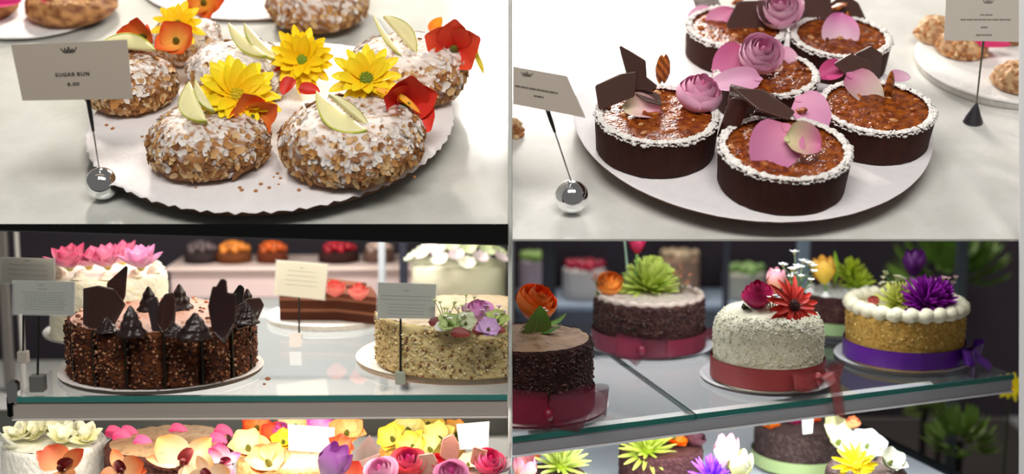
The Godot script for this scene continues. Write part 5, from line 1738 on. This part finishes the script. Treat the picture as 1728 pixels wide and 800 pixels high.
	# cards
	for q in [[[486, 716], [565, 722], [562, 765], [487, 760], 525, "first blank white card leaning among the peach cake's flowers"], [[770, 716], [826, 711], [824, 756], [776, 759], 800, "second blank white card standing between the golden cake and the panel"]]:
		var base := on(st, q[4], 850, 0.0)
		var cs := thing("card_stand", "white wire stand of the " + ("first" if q[4] < 600 else "second") + " blank white card", "card stand", st, base)
		var wr := MB.new()
		var e := upright(st, q[4], 752, base.z) - base
		wr.tube([Vector3(0, 0.001, 0), e], [0.001, 0.001], 6, L(220, 220, 220))
		wr.box(Vector3(0, 0.0016, 0), Vector3(0.02, 0.003, 0.014), L(220, 220, 220), 0.0006)
		part("wire", wr, mat("steel"), cs)
		name_card(q[5], st, [q[0], q[1], q[2], q[3]], upright(st, q[4], 738, base.z + 0.003), Vector3(0.0, 0.2, 1.0), [], L(250, 250, 248), L(200, 200, 200))

# ------------------------------------------------------------------ beribboned cakes
func strip(mb: MB, path: Array, width: float, across: Vector3, col: Color, edge: Color) -> void:
	var n := path.size() - 1
	mb.grid(n, 4, func(u: float, w: float) -> Vector3: return path[roundi(u * n)] + across * width * (w - 0.5), func(_u: float, w: float) -> Color: return edge if w < 0.1 or w > 0.9 else col)

# ribbon tied round a cake at p; the bow sits at direction az
func ribbon(label: String, st: Transform3D, p: Vector3, r: float, y0: float, y1: float, az: float, bow: float, col: Color, sheer: bool, tails: Array, puff := 1.0) -> Node3D:
	var t := thing("ribbon", label, "ribbon", st, p)
	var m := mat("organza") if sheer else mat("ribbon")
	var edge := col * 0.55
	var band := MB.new()
	band.lathe([Vector2(r, y0), Vector2(r + 0.0004, y0 + (y1 - y0) * 0.08), Vector2(r + 0.0004, (y0 + y1) * 0.5), Vector2(r + 0.0004, y1 - (y1 - y0) * 0.08), Vector2(r, y1)], 96, func(a: float, _k: int, q: Vector3): return Vector3(q.x * (1.0 + 0.003 * sin(a * 23.0)), q.y, q.z * (1.0 + 0.003 * sin(a * 17.0))),
		func(_q: Vector3, k: int) -> Color: return edge if k == 0 or k == 4 else col)
	part("band", band, mat("ribbon"), t)
	if bow <= 0.0:
		return t
	var out := Vector3(sin(az), 0, cos(az))
	var side := Vector3(cos(az), 0, -sin(az))
	var c := out * (r + 0.004) + Vector3(0, (y0 + y1) * 0.5, 0)
	var w := (y1 - y0) * 0.9
	for s in [-1.0, 1.0]:
		var mb := MB.new()
		var path := []
		for k in 21:
			var u := k / 20.0
			var a := TAU * u
			path.append(c + side * s * bow * 0.5 * (1.0 - cos(a)) + out * (0.006 + bow * 0.32 * sin(a) * (0.5 - 0.5 * cos(a))) + Vector3(0, bow * 0.10 * (1.0 - cos(a)) * 0.5, 0))
		strip(mb, path, w * puff, (Vector3.UP + out * 0.25 * s).normalized(), col, edge)
		if puff > 1.0:
			for i in mb.v.size():
				mb.v[i].y = maxf(mb.v[i].y + w * (puff - 1.0) * 0.25, 0.0006)
		part("bow_loop", mb, m, t)
	var kn := MB.new()
	kn.ball(c + out * 0.006, Vector3(w * 0.3, w * 0.36, w * 0.3), 14, 10, col)
	part("knot", kn, mat("ribbon"), t)
	for q in tails:
		# q: end point in the ribbon's own space, width
		var e: Vector3 = q[0] - p
		var mb := MB.new()
		var path := []
		var mid: Vector3 = q[2] - p if q.size() > 2 else (c + e) * 0.5 + out * 0.01
		for k in 13:
			var u := k / 12.0
			var a := (c + out * 0.004).lerp(mid, u)
			var b := mid.lerp(e, u)
			path.append(a.lerp(b, u))
		var along: Vector3 = (e - c).normalized()
		var ac := along.cross(out).normalized()
		strip(mb, path, q[1], ac, col, edge)
		part("ribbon_tail", mb, m, t)
	return t

func piping(d: Dictionary, col: Color, tube_r: float) -> void:
	var mb := MB.new()
	var ps := []
	var rs := []
	for k in 121:
		var a := TAU * k / 120.0
		var r: float = d.r * 0.93 + 0.0015 * sin(a * 24.0)
		ps.append(Vector3(cos(a) * r, float(d.h) + tube_r * 0.6 + 0.0012 * cos(a * 24.0), sin(a) * r))
		rs.append(tube_r * (1.0 + 0.18 * sin(a * 24.0 + 0.7)))
	mb.tube(ps, rs, 10, col, false)
	part("piped_cream", mb, mat("cream"), d.t, "ring of piped white cream")

func gerbera(label: String, st: Transform3D, p: Vector3, dir: Vector3, r: float, c0: Color, c1: Color, heart: Color) -> void:
	bloom("gerbera", label, "flower", st, p, dir, [[16, r, r * 0.24, 0.02, -0.25, 0.25, 0.7, 0.35, c0, c1, r * 0.1, 0.0], [12, r * 0.75, r * 0.2, 0.15, -0.2, 0.25, 0.7, 0.35, c0, c1, r * 0.08, r * 0.03]], [r * 0.22, r * 0.10, heart, r * 0.05, heart * 1.6])

func pompom(label: String, st: Transform3D, p: Vector3, dir: Vector3, r: float, c0: Color, c1: Color, n := 16, rows := 5, group := "") -> void:
	var rings := []
	for k in rows:
		var f := float(k) / (rows - 1)
		rings.append([n - k, r * (1.0 - 0.15 * f), r * 0.145, -0.1 + 1.45 * f, 0.30, 0.6, 0.8, 0.3, c0, c1, r * 0.06, r * 0.05 * k])
	bloom("pompom_flower", label, "flower", st, p, dir, rings, [r * 0.2, r * 0.25, c0, r * 0.1], group, false, rng.randf())

func build_ribbon_case() -> void:
	var st := s_rib
	var brown := L(62, 38, 34)
	var brown2 := L(96, 64, 58)
	# ---- dark cake against the middle wall
	clip = 1.0
	var bp := on(st, 893, 684, 0.0)
	var bm := mpp(st, bp)
	bp.y = 0.0
	board("round white board under the dark maroon ribbon cake", st, bp, 133.0 * bm, 133.0 * bm, 0.005, L(226, 222, 224), L(60, 56, 60))
	var d := cake("dark_cake", "dark chocolate crumb cake with maroon bow against the pale panel", st, 893, 683, 106, 118, 0.0065, L(36, 20, 18), L(64, 38, 34), L(150, 122, 98), 0.02, "crumb", 0.06, 0.03)
	crumbs(d, 1500, [L(30, 16, 14), L(58, 34, 30), L(80, 54, 48)], 0.0020, 0.34)
	var az := front_of(st, d.p)
	var e1 := on(st, 985, 712, 0.006)
	ribbon("deep maroon ribbon with a wide flopping bow on the dark cake", st, d.p + Vector3(0, 0.0004, 0), d.r + 0.0032, 0.002, 0.026, az + 0.25, 0.070, L(112, 18, 46), true, [[on(st, 900, 712, 0.008) + Vector3(0, 0, 0.012), 0.03], [e1 + Vector3(0, 0, 0.004), 0.026]], 1.9)
	clip = 0.0
	var h: float = d.h + 0.0075
	rose("bright orange rose on the dark cake", st, on(st, 893, 534, h), Vector3(0.2, 0.85, 0.5), 0.027, L(226, 84, 10), L(246, 120, 24), 0.05, "rose", "", 6)
	loose_petal("pointed orange petal beside the bright orange rose", st, on(st, 926, 506, h + 0.016), Vector3(0, 0.8, 0.5), Vector3(1, 0.1, 0.1), 0.022, 0.016, L(230, 90, 10), L(240, 110, 20), 0.3, -0.3)
	leaf("large green leaf under the orange rose", st, on(st, 900, 560, h + 0.010), Vector3(-0.15, 0.5, 0.9), 0.054, 0.032, L(92, 140, 40), "", -0.7)
	leaf("long green leaf against the pale panel", st, on(st, 886, 552, h + 0.004), Vector3(0.05, 0.35, 0.95), 0.056, 0.030, L(110, 150, 50), "", -0.5)
	leaf("crinkled green leaf beside the pointed orange petal", st, on(st, 915, 548, h + 0.004), Vector3(0.95, 0.2, 0.25), 0.034, 0.018, L(120, 160, 70), "", -0.5)
	leaf("small dark green leaf on the dark cake top", st, on(st, 912, 560, h + 0.003), Vector3(0.7, 0.2, 0.6), 0.030, 0.016, L(70, 110, 40), "", -0.4)
	sprig("tiny white sprig among the green leaves of the dark cake", st, on(st, 912, 545, h), 0.020, L(110, 140, 80), L(236, 232, 226))
	# ---- rose ribbon cake
	bp = on(st, 1095, 582, 0.0)
	bm = mpp(st, bp)
	bp.y = 0.0
	board("round white board under the rose ribbon cake", st, bp, 107.0 * bm, 107.0 * bm, 0.005, L(230, 228, 232), L(90, 88, 92))
	d = cake("chocolate_cake", "chocolate crumb cake with rose ribbon and lime chrysanthemum", st, 1094, 582, 92, 84, 0.0065, brown, brown2, L(206, 190, 176), 0.02, "crumb", 0.06, 0.02)
	crumbs(d, 1000, [L(70, 44, 40), L(100, 70, 62), L(48, 28, 26)], 0.0020, 0.48)
	ribbon("rose red ribbon with a small crossed bow on the lime flower cake", st, d.p + Vector3(0, 0.0004, 0), d.r + 0.0032, 0.002, 0.026, front_of(st, d.p) - 0.1, 0.036, L(126, 36, 60), true, [[on(st, 1062, 610, 0.001) + Vector3(0, 0, 0.006), 0.018], [on(st, 1192, 552, 0.016) + Vector3(0, 0, 0.03), 0.02]], 1.4)
	piping(d, L(196, 176, 162), 0.004)
	h = d.h + 0.0075
	var lime0 := L(160, 186, 50)
	var lime1 := L(206, 220, 110)
	pompom("big lime chrysanthemum on the rose ribbon cake", st, on(st, 1094, 492, h), Vector3(0.0, 0.95, 0.35), 0.046, lime0, lime1, 24, 8)
	rose("orange ranunculus beside the big lime chrysanthemum", st, on(st, 1030, 492, h), Vector3(-0.35, 0.9, 0.5), 0.019, L(246, 120, 30), L(250, 160, 70), 0.1, "ranunculus", "", 5)
	tulip("crimson tulip bud standing above the lime chrysanthemum", st, upright(st, 1075, 428, on(st, 1085, 494, h).z), Vector3(0, 1, 0), 0.012, 0.026, L(150, 16, 50), L(190, 30, 80), "", 0.045)
	var sp := thing("flower_stalk", "pale green flower stalk rising beside the crimson tulip bud", "flower stalk", st, on(st, 1062, 486, h))  # pale stem of a flower, standing apart from any bloom
	var sm := MB.new()
	var se := upright(st, 1053, 396, on(st, 1062, 486, h).z) - on(st, 1062, 486, h)
	sm.tube([Vector3.ZERO, se * 0.5, se], [0.0018, 0.0017, 0.0012], 8, L(176, 206, 180))
	part("stalk", sm, mat("leaf"), sp)
	for q in [[1010, 494, "pinkish sprig beside the orange ranunculus"], [1140, 484, "rusty sprig beside the lime chrysanthemum"], [1150, 496, "rusty berry sprig at the rim of the rose ribbon cake"]]:
		sprig(q[2], st, on(st, q[0], q[1], h), 0.030, L(130, 120, 80), L(190, 110, 90))
	leaf("little green leaf at the rim near the orange ranunculus", st, on(st, 1022, 500, h), Vector3(-0.8, 0.2, 0.5), 0.026, 0.012, L(110, 140, 80))
	# ---- white cake
	bp = on(st, 1294, 638, 0.0)
	bm = mpp(st, bp)
	bp.y = 0.0
	board("round white board under the white coconut cake", st, bp, 112.0 * bm, 112.0 * bm, 0.005, L(232, 228, 228), L(84, 76, 74))
	d = cake("coconut_cake", "white coconut cake with dusky red ribbon and red gerbera", st, 1294, 637, 91, 120, 0.0065, L(214, 206, 176), L(230, 224, 202), L(226, 220, 196), 0.018, "cream", 0.34, 0.10)
	crumbs(d, 2200, [L(226, 220, 198), L(236, 232, 214), L(206, 198, 168)], 0.0016, 0.36, 0.985, "coconut_coat")
	var tip := on(st, 1414, 712, -0.02)
	var front := on(st, 1410, 668, 0.001)
	front.z = 0.010
	tip = upright(st, 1418, 716, 0.014)
	ribbon("dusky red sheer ribbon with bow, its tail hanging over the shelf edge", st, d.p + Vector3(0, 0.0004, 0), d.r + 0.0032, 0.002, 0.030, front_of(st, d.p) + 0.85, 0.042, L(146, 56, 56), true, [[tip, 0.022, upright(st, 1412, 606, 0.016)], [on(st, 1352, 662, 0.004), 0.014]])
	h = d.h + 0.0075
	rose("magenta rose bud on the white cake", st, on(st, 1280, 520, h + 0.002), Vector3(-0.15, 1, 0.1), 0.021, L(150, 8, 66), L(196, 22, 96), -0.1, "rosebud", "", 5)
	tulip("pale pink tulip behind the red gerbera", st, on(st, 1306, 494, h + 0.004), Vector3(0.1, 1, 0.05), 0.013, 0.034, L(236, 170, 100), L(236, 160, 180), "", 0.006)
	gerbera("bright red gerbera hanging at the front of the white cake", st, upright(st, 1339, 516, d.p.z + d.r * 0.62), Vector3(0.1, 0.40, 0.9), 0.036, L(176, 16, 4), L(220, 40, 14), L(60, 14, 8))
	gerbera("second red gerbera drooping below the first one", st, upright(st, 1345, 552, d.p.z + d.r * 0.80), Vector3(0.15, 0.1, 1.0), 0.017, L(190, 20, 4), L(226, 44, 14), L(120, 20, 8))
	for q in [[1345, 492, 0.050, "tall white filler sprig above the red gerbera"], [1330, 500, 0.040, "white filler sprig beside the pale pink tulip"], [1302, 528, 0.024, "short white filler sprig before the magenta bud"], [1352, 500, 0.040, "greenish white filler sprig at the back of the gerbera"]]:
		sprig(q[3], st, on(st, q[0], q[1], h), q[2], L(110, 136, 90), L(240, 240, 234))
	leaf("dark green leaf at the foot of the magenta bud", st, on(st, 1268, 522, h), Vector3(-0.8, 0.2, 0.5), 0.026, 0.014, L(60, 64, 40))
	# ---- green ribbon cake behind
	bp = on(st, 1412, 556, 0.0)
	bm = mpp(st, bp)
	bp.y = 0.0
	board("round white board under the green ribbon cake", st, bp, 72.0 * bm, 72.0 * bm, 0.005, L(236, 236, 236), L(140, 140, 140))
	d = cake("chocolate_cake", "small chocolate cake with green ribbon behind the white cake", st, 1412, 556, 60, 66, 0.0065, brown, brown2, L(226, 222, 214), 0.02, "crumb", 0.06, 0.02)
	ribbon("pale green ribbon round the cake behind the white one", st, d.p + Vector3(0, 0.0004, 0), d.r + 0.0018, 0.002, 0.020, 0.0, 0.0, L(150, 178, 120), false, [])
	h = d.h + 0.0075
	dollops(d, 8, 0.008, L(244, 242, 236))
	pompom("lime pompom flower on the green ribbon cake", st, on(st, 1442, 484, h), Vector3(0.3, 0.8, 0.6), 0.032, L(130, 160, 10), L(196, 214, 60), 14, 4)
	pompom("second lime pompom flower high behind the yellow tulip", st, on(st, 1432, 466, h + 0.012), Vector3(0.1, 0.9, 0.4), 0.030, L(140, 170, 10), L(206, 220, 50), 14, 4)
	tulip("yellow tulip with an orange flush on the green ribbon cake", st, on(st, 1392, 478, h + 0.016), Vector3(-0.15, 1, 0), 0.018, 0.040, L(250, 214, 60), L(250, 190, 80), "", 0.016)
	leaf("upright lime leaf beside the yellow tulip", st, on(st, 1406, 484, h), Vector3(0.0, 1.0, 0.1), 0.055, 0.012, L(150, 190, 40), "", -0.2)
	sprig("rusty sprig on the green ribbon cake", st, on(st, 1408, 488, h), 0.022, L(120, 120, 60), L(170, 110, 80))
	# ---- purple ribbon cake
	bp = on(st, 1522, 604, 0.0)
	bm = mpp(st, bp)
	bp.y = 0.0
	board("round white board under the purple ribbon cake", st, bp, 112.0 * bm, 112.0 * bm, 0.005, L(226, 224, 228), L(90, 84, 80))
	d = cake("sponge_cake", "golden sponge cake with purple ribbon and purple chrysanthemum", st, 1524, 602, 96, 84, 0.0065, L(206, 164, 84), L(176, 128, 52), L(232, 222, 186), 0.014, "crumb", 0.10, 0.03)
	crumbs(d, 900, [L(214, 174, 92), L(190, 146, 66), L(226, 192, 116)], 0.0018, 0.48, 0.95)
	piping(d, L(236, 228, 196), 0.009)
	ribbon("shiny purple ribbon round the golden sponge cake", st, d.p + Vector3(0, 0.0004, 0), d.r + 0.0032, 0.002, 0.026, front_of(st, d.p) + 1.35, 0.036, L(92, 24, 140), false, [[on(st, 1672, 622, 0.004), 0.02], [on(st, 1640, 634, 0.004), 0.02]])
	h = d.h + 0.0075
	pompom("rich purple chrysanthemum on the golden sponge cake", st, on(st, 1560, 514, h + 0.010), Vector3(0.1, 0.6, 0.8), 0.040, L(106, 10, 120), L(156, 30, 166), 24, 8)
	pompom("lime green bud flower beside the purple chrysanthemum", st, on(st, 1514, 512, h + 0.006), Vector3(-0.2, 0.75, 0.6), 0.031, L(176, 186, 60), L(216, 216, 116), 16, 6)
	tulip("dark purple tulip rising behind the purple chrysanthemum", st, on(st, 1541, 466, h + 0.016), Vector3(0.0, 1, 0.05), 0.017, 0.040, L(60, 8, 70), L(96, 20, 110), "", 0.06)
	for q in [[1498, 506, "white filler sprig by the lime green bud"], [1594, 506, "pinkish filler sprig beside the purple chrysanthemum"], [1508, 500, "greenish filler sprig behind the lime green bud"]]:
		sprig(q[2], st, on(st, q[0], q[1], h), 0.034, L(90, 100, 70), [L(224, 220, 190), L(214, 170, 180), L(190, 196, 150)][[1498, 1594, 1508].find(q[0])])
	rose("tiny red bud by the lime green bud flower", st, on(st, 1474, 514, h + 0.004), Vector3(-0.3, 1, 0.3), 0.008, L(190, 60, 60), L(214, 110, 100), 0.0, "flower_bud", "", 3)
	leaf("dark leaf under the tiny red bud", st, on(st, 1482, 522, h + 0.004), Vector3(-0.6, 0.2, 0.7), 0.022, 0.012, L(40, 44, 34))
	ribbon_case_back()
	ribbon_case_lower()

func ribbon_case_back() -> void:
	# uprights and dim shelves beyond the case
	var st := Transform3D()
	for q in [[926, 24, L(22, 24, 34), -2.45, "dark upright beyond the orange rose"], [1352, 20, L(150, 166, 180), -2.40, "pale steel upright beside the lime pompom flowers"], [1224, 10, L(66, 66, 78), -2.5, "thin grey upright beyond the white cake"], [1618, 18, L(70, 78, 84), -2.3, "dull grey upright beyond the purple ribbon cake"]]:
		var p := upright(st, q[0], 520, q[3])
		p.y = 0.4205
		var m := mpp(st, upright(st, q[0], 520, q[3]))
		var c := thing("case_upright", q[4], "upright", st, p)
		var u := MB.new()
		u.box(Vector3(0, 0.45, 0), Vector3(q[1] * m, 0.90, 0.014), q[2], 0.002)
		part("post", u, mat("painted_white"), c)
	# far shelf with blurred goods
	var a := upright(st, 872, 500, -2.62)
	var b := upright(st, 1330, 500, -2.62)
	var s := thing("far_shelf", "blue grey shelf of the far cabinet beyond the cakes", "shelf", st, Vector3((a.x + b.x) * 0.5, a.y, -2.62))
	var mb := MB.new()
	mb.box(Vector3(0, -0.006, 0), Vector3(b.x - a.x, 0.012, 0.16), L(150, 166, 186), 0.002)
	part("board", mb, mat("painted_white"), s)
	var mb2 := MB.new()
	mb2.box(Vector3(0, -0.16, 0.03), Vector3(b.x - a.x, 0.30, 0.10), L(84, 88, 104), 0.002)
	part("cabinet_front", mb2, mat("painted_white"), s)
	for q in [[900, 24, 60, L(206, 184, 196), L(150, 186, 96), "mauve cake with green garnish in the far cabinet by the dark upright"], [985, 36, 46, L(226, 218, 214), L(190, 40, 70), "white cake with crimson fruit in the far cabinet"], [1145, 34, 62, L(186, 150, 130), L(222, 196, 160), "tall light brown cake in the far cabinet"], [1255, 36, 40, L(216, 212, 196), L(150, 190, 110), "low cream cake with green garnish in the far cabinet"]]:
		var p := upright(st, q[0], 500, -2.62)
		p.y = a.y + 0.0006
		var m := mpp(st, p)
		var c := thing("small_cake", q[5], "cake", st, p)
		var body := MB.new()
		body.lathe([Vector2(0, 0), Vector2(q[1] * m, 0), Vector2(q[1] * m, q[2] * m), Vector2(q[1] * m * 0.9, q[2] * m * 1.06), Vector2(0, q[2] * m * 1.06)], 30, func(_a, _k, v: Vector3): return v, func(_q, _k): return q[3])
		part("body", body, mat("crumb"), c)
		var fr := MB.new()
		for j in 14:
			var an := j * 2.4
			var rr: float = q[1] * m * 0.85 * sqrt(j / 14.0)
			fr.ball(Vector3(cos(an) * rr, q[2] * m * 1.08 + 4.0 * m, sin(an) * rr), Vector3.ONE * 8.0 * m, 8, 6, q[4] * rng.randf_range(0.7, 1.2))
		part("garnish", fr, mat("berry"), c, "", "stuff")
	# foliage in the dark corner
	for q in [[1600, 470, -2.55, 0.14, L(96, 128, 48), "bushy green plant beyond the dark purple tulip"], [1620, 745, -2.15, 0.075, L(104, 132, 52), "small green plant on the floor of the dark corner"], [1560, 690, -2.42, 0.05, L(110, 136, 52), "tiny green plant below the glass shelf end"]]:
		var p := upright(st, q[0], q[1], q[2])
		var g := thing("potted_plant", q[5], "plant", st, p)
		var leaves := MB.new()
		for k in 70:
			var an := k * 2.4
			var el := rng.randf_range(-0.3, 1.3)
			var dir := Vector3(cos(an) * cos(el), sin(el), sin(an) * cos(el))
			petal_mb(leaves, q[3] * 0.55, q[3] * 0.22, 0.0, -0.6, 0.3, 0.8, 0.7, q[4] * rng.randf_range(0.8, 1.2), q[4], 4, 2, Transform3D(Basis(axis(dir).y, axis(dir).z, axis(dir).x), dir * q[3] * 0.35))
		part("foliage", leaves, mat("leaf"), g, "", "stuff")
		var pot := MB.new()
		var down: float = p.y - 0.42
		pot.lathe([Vector2(0, -down), Vector2(0.03, -down), Vector2(0.035, -down + 0.05), Vector2(0.006, -down + 0.06), Vector2(0.006, 0), Vector2(0, 0)], 20, func(_a, _k, v: Vector3): return v, func(_q, _k): return L(46, 38, 34))
		part("pot_and_stem", pot, mat("crumb"), g)
	var lone := daisy("lone yellow flower on a tall stalk against the dark corner's edge", st, upright(st, 1706, 652, -2.0), Vector3(-0.2, 0.3, 1), 0.022, L(250, 214, 0), L(255, 236, 30), L(200, 160, 20), "", 2, 12)
	var sm := MB.new()
	var root := lone.transform.affine_inverse() * Vector3(lone.position.x, 0.421, -2.02)
	sm.tube([root, root * 0.5, Vector3(0, -0.003, 0)], [0.002, 0.002, 0.0015], 8, L(50, 60, 30))
	part("stem", sm, mat("leaf"), lone)

func ribbon_case_lower() -> void:
	var st := s_rib_low
	# flowers against the panel
	clip = 1.0
	var d := low_cake("chocolate_cake", "chocolate cake under lime and orange flowers beside the pale panel on the lower deck", st, 930, 862, 58, 66, L(70, 44, 40), L(100, 68, 60), L(90, 60, 54))
	clip = 0.0
	var h: float = d.h + 0.0012
	pompom("lime chrysanthemum beside the pink tulip on the lower deck", st, on(st, 945, 788, h + 0.004), Vector3(0.2, 0.8, 0.6), 0.040, L(196, 214, 60), L(232, 240, 150), 18, 4)
	cup_bloom("orange flower behind the pink tulip on the lower deck", st, on(st, 890, 770, h + 0.010), Vector3(-0.1, 0.8, 0.6), 0.022, L(250, 150, 40), L(246, 116, 20), 6, 0.4, "open_flower")
	tulip("pink tulip with a yellow mouth beside the panel", st, on(st, 884, 812, h + 0.004), Vector3(0.0, 1, 0.15), 0.016, 0.036, L(250, 206, 130), L(246, 150, 180), "", 0.004)
	# cake with lime and orange flower
	d = low_cake("chocolate_cake", "chocolate cake with a spread lime chrysanthemum under the glass seam", st, 1114, 824, 70, 76, L(84, 50, 52), L(116, 76, 78), L(96, 56, 50))
	h = d.h + 0.0012
	pompom("spread lime chrysanthemum on the cake under the glass seam", st, on(st, 1092, 762, h + 0.002), Vector3(-0.1, 0.9, 0.5), 0.040, L(170, 190, 40), L(222, 232, 110), 18, 4)
	cup_bloom("orange flower beside the spread lime chrysanthemum", st, on(st, 1134, 745, h + 0.008), Vector3(0.2, 0.9, 0.5), 0.026, L(250, 140, 20), L(246, 110, 10), 8, 0.3, "open_flower")
	rose("dark plum rose at the rim beside the orange flower", st, on(st, 1164, 752, h), Vector3(0.4, 1, 0.3), 0.016, L(70, 30, 40), L(110, 60, 70), 0.2, "rose", "", 4)
	# purple flower and tulips
	d = low_cake("chocolate_cake", "chocolate cake under the violet flower and pale tulips", st, 1206, 884, 60, 70, L(70, 46, 40), L(96, 66, 60), L(90, 60, 54))
	h = d.h + 0.0012
	pompom("violet carnation before the pale tulips", st, on(st, 1198, 806, h + 0.004), Vector3(-0.1, 0.8, 0.7), 0.030, L(150, 60, 226), L(190, 110, 250), 14, 5)
	tulip("pink and white tulip behind the violet carnation", st, on(st, 1222, 790, h + 0.018), Vector3(0.1, 1, 0.0), 0.016, 0.044, L(250, 236, 226), L(244, 150, 170), "", 0.02)
	tulip("yellow white tulip beside the violet carnation", st, on(st, 1244, 806, h + 0.010), Vector3(0.15, 1, 0.1), 0.016, 0.036, L(236, 240, 130), L(246, 246, 214), "", 0.012)
	leaf("green tulip leaf between the two pale tulips", st, on(st, 1226, 808, h), Vector3(0.1, 1.0, 0.1), 0.045, 0.014, L(80, 150, 70), "", -0.2)
	# green ribbon cake
	d = low_cake("chocolate_cake", "chocolate cake with green ribbon on the lower deck", st, 1348, 782, 76, 74, L(74, 58, 54), L(104, 84, 80), L(90, 70, 64))
	ribbon("light green ribbon round the cake on the lower deck", st, d.p + Vector3(0, 0.0004, 0), d.r + 0.0032, 0.003, 0.022, 0.0, 0.0, L(186, 206, 140), false, [])
	h = d.h + 0.0012
	var n := 0
	for q in [[1296, 712, L(246, 130, 30), "orange flower at the rim of the lower green ribbon cake"], [1336, 706, L(206, 30, 120), "magenta flower on the lower green ribbon cake"], [1366, 704, L(230, 90, 50), "coral flower on the lower green ribbon cake"]]:
		cup_bloom(q[3], st, on(st, q[0], q[1] + 6, h + 0.002), Vector3(0, 1.0, 0.4), 0.018, q[2], q[2], 7, 0.3, "open_flower")
	var tg := on(st, 1362, 742, h)
	slab_px("chocolate_tag", "small white chocolate tag on the lower green ribbon cake", "chocolate", st, [[1354, 704], [1373, 702], [1371, 731], [1356, 733]], tg + Vector3(0, 0.004, 0.02), Vector3(0, 0.1, 1), 0.002, L(240, 238, 230), "cream")
	# cake with yellow gerbera
	d = low_cake("chocolate_cake", "dark chocolate cake under the yellow daisy and white flowers", st, 1458, 858, 66, 70, L(70, 52, 48), L(100, 78, 74), L(84, 64, 58))
	dollops(d, 10, 0.009, L(84, 62, 58), "chocolate_dollop")
	h = d.h + 0.0012
	gerbera("vivid yellow daisy on the dark chocolate cake of the lower deck", st, on(st, 1437, 782, h + 0.010) + Vector3(0, 0, 0.01), Vector3(-0.1, 0.5, 0.85), 0.030, L(252, 206, 0), L(255, 230, 10), L(246, 196, 0))
	for q in [[1412, 742, 0.030, L(250, 248, 200), "cream lily behind the yellow daisy"], [1462, 748, 0.028, L(252, 252, 250), "pure white blossom above the yellow daisy"], [1500, 776, 0.024, L(226, 226, 206), "grey white blossom at the rim past the yellow daisy"], [1405, 720, 0.026, L(240, 240, 170), "pale lemon lily touching the hanging ribbon tail"]]:
		cup_bloom(q[4], st, on(st, q[0], q[1] + 8, h + 0.010), Vector3(rng.randf_range(-0.3, 0.3), 0.8, 0.6), q[2], q[3], q[3], 6, 0.35, "lily")
	rose("tiny coral bud between the lily and the white blossom", st, on(st, 1438, 722, h + 0.030), Vector3(0, 1, 0.2), 0.010, L(236, 110, 60), L(244, 150, 100), 0.0, "flower_bud", "", 3)
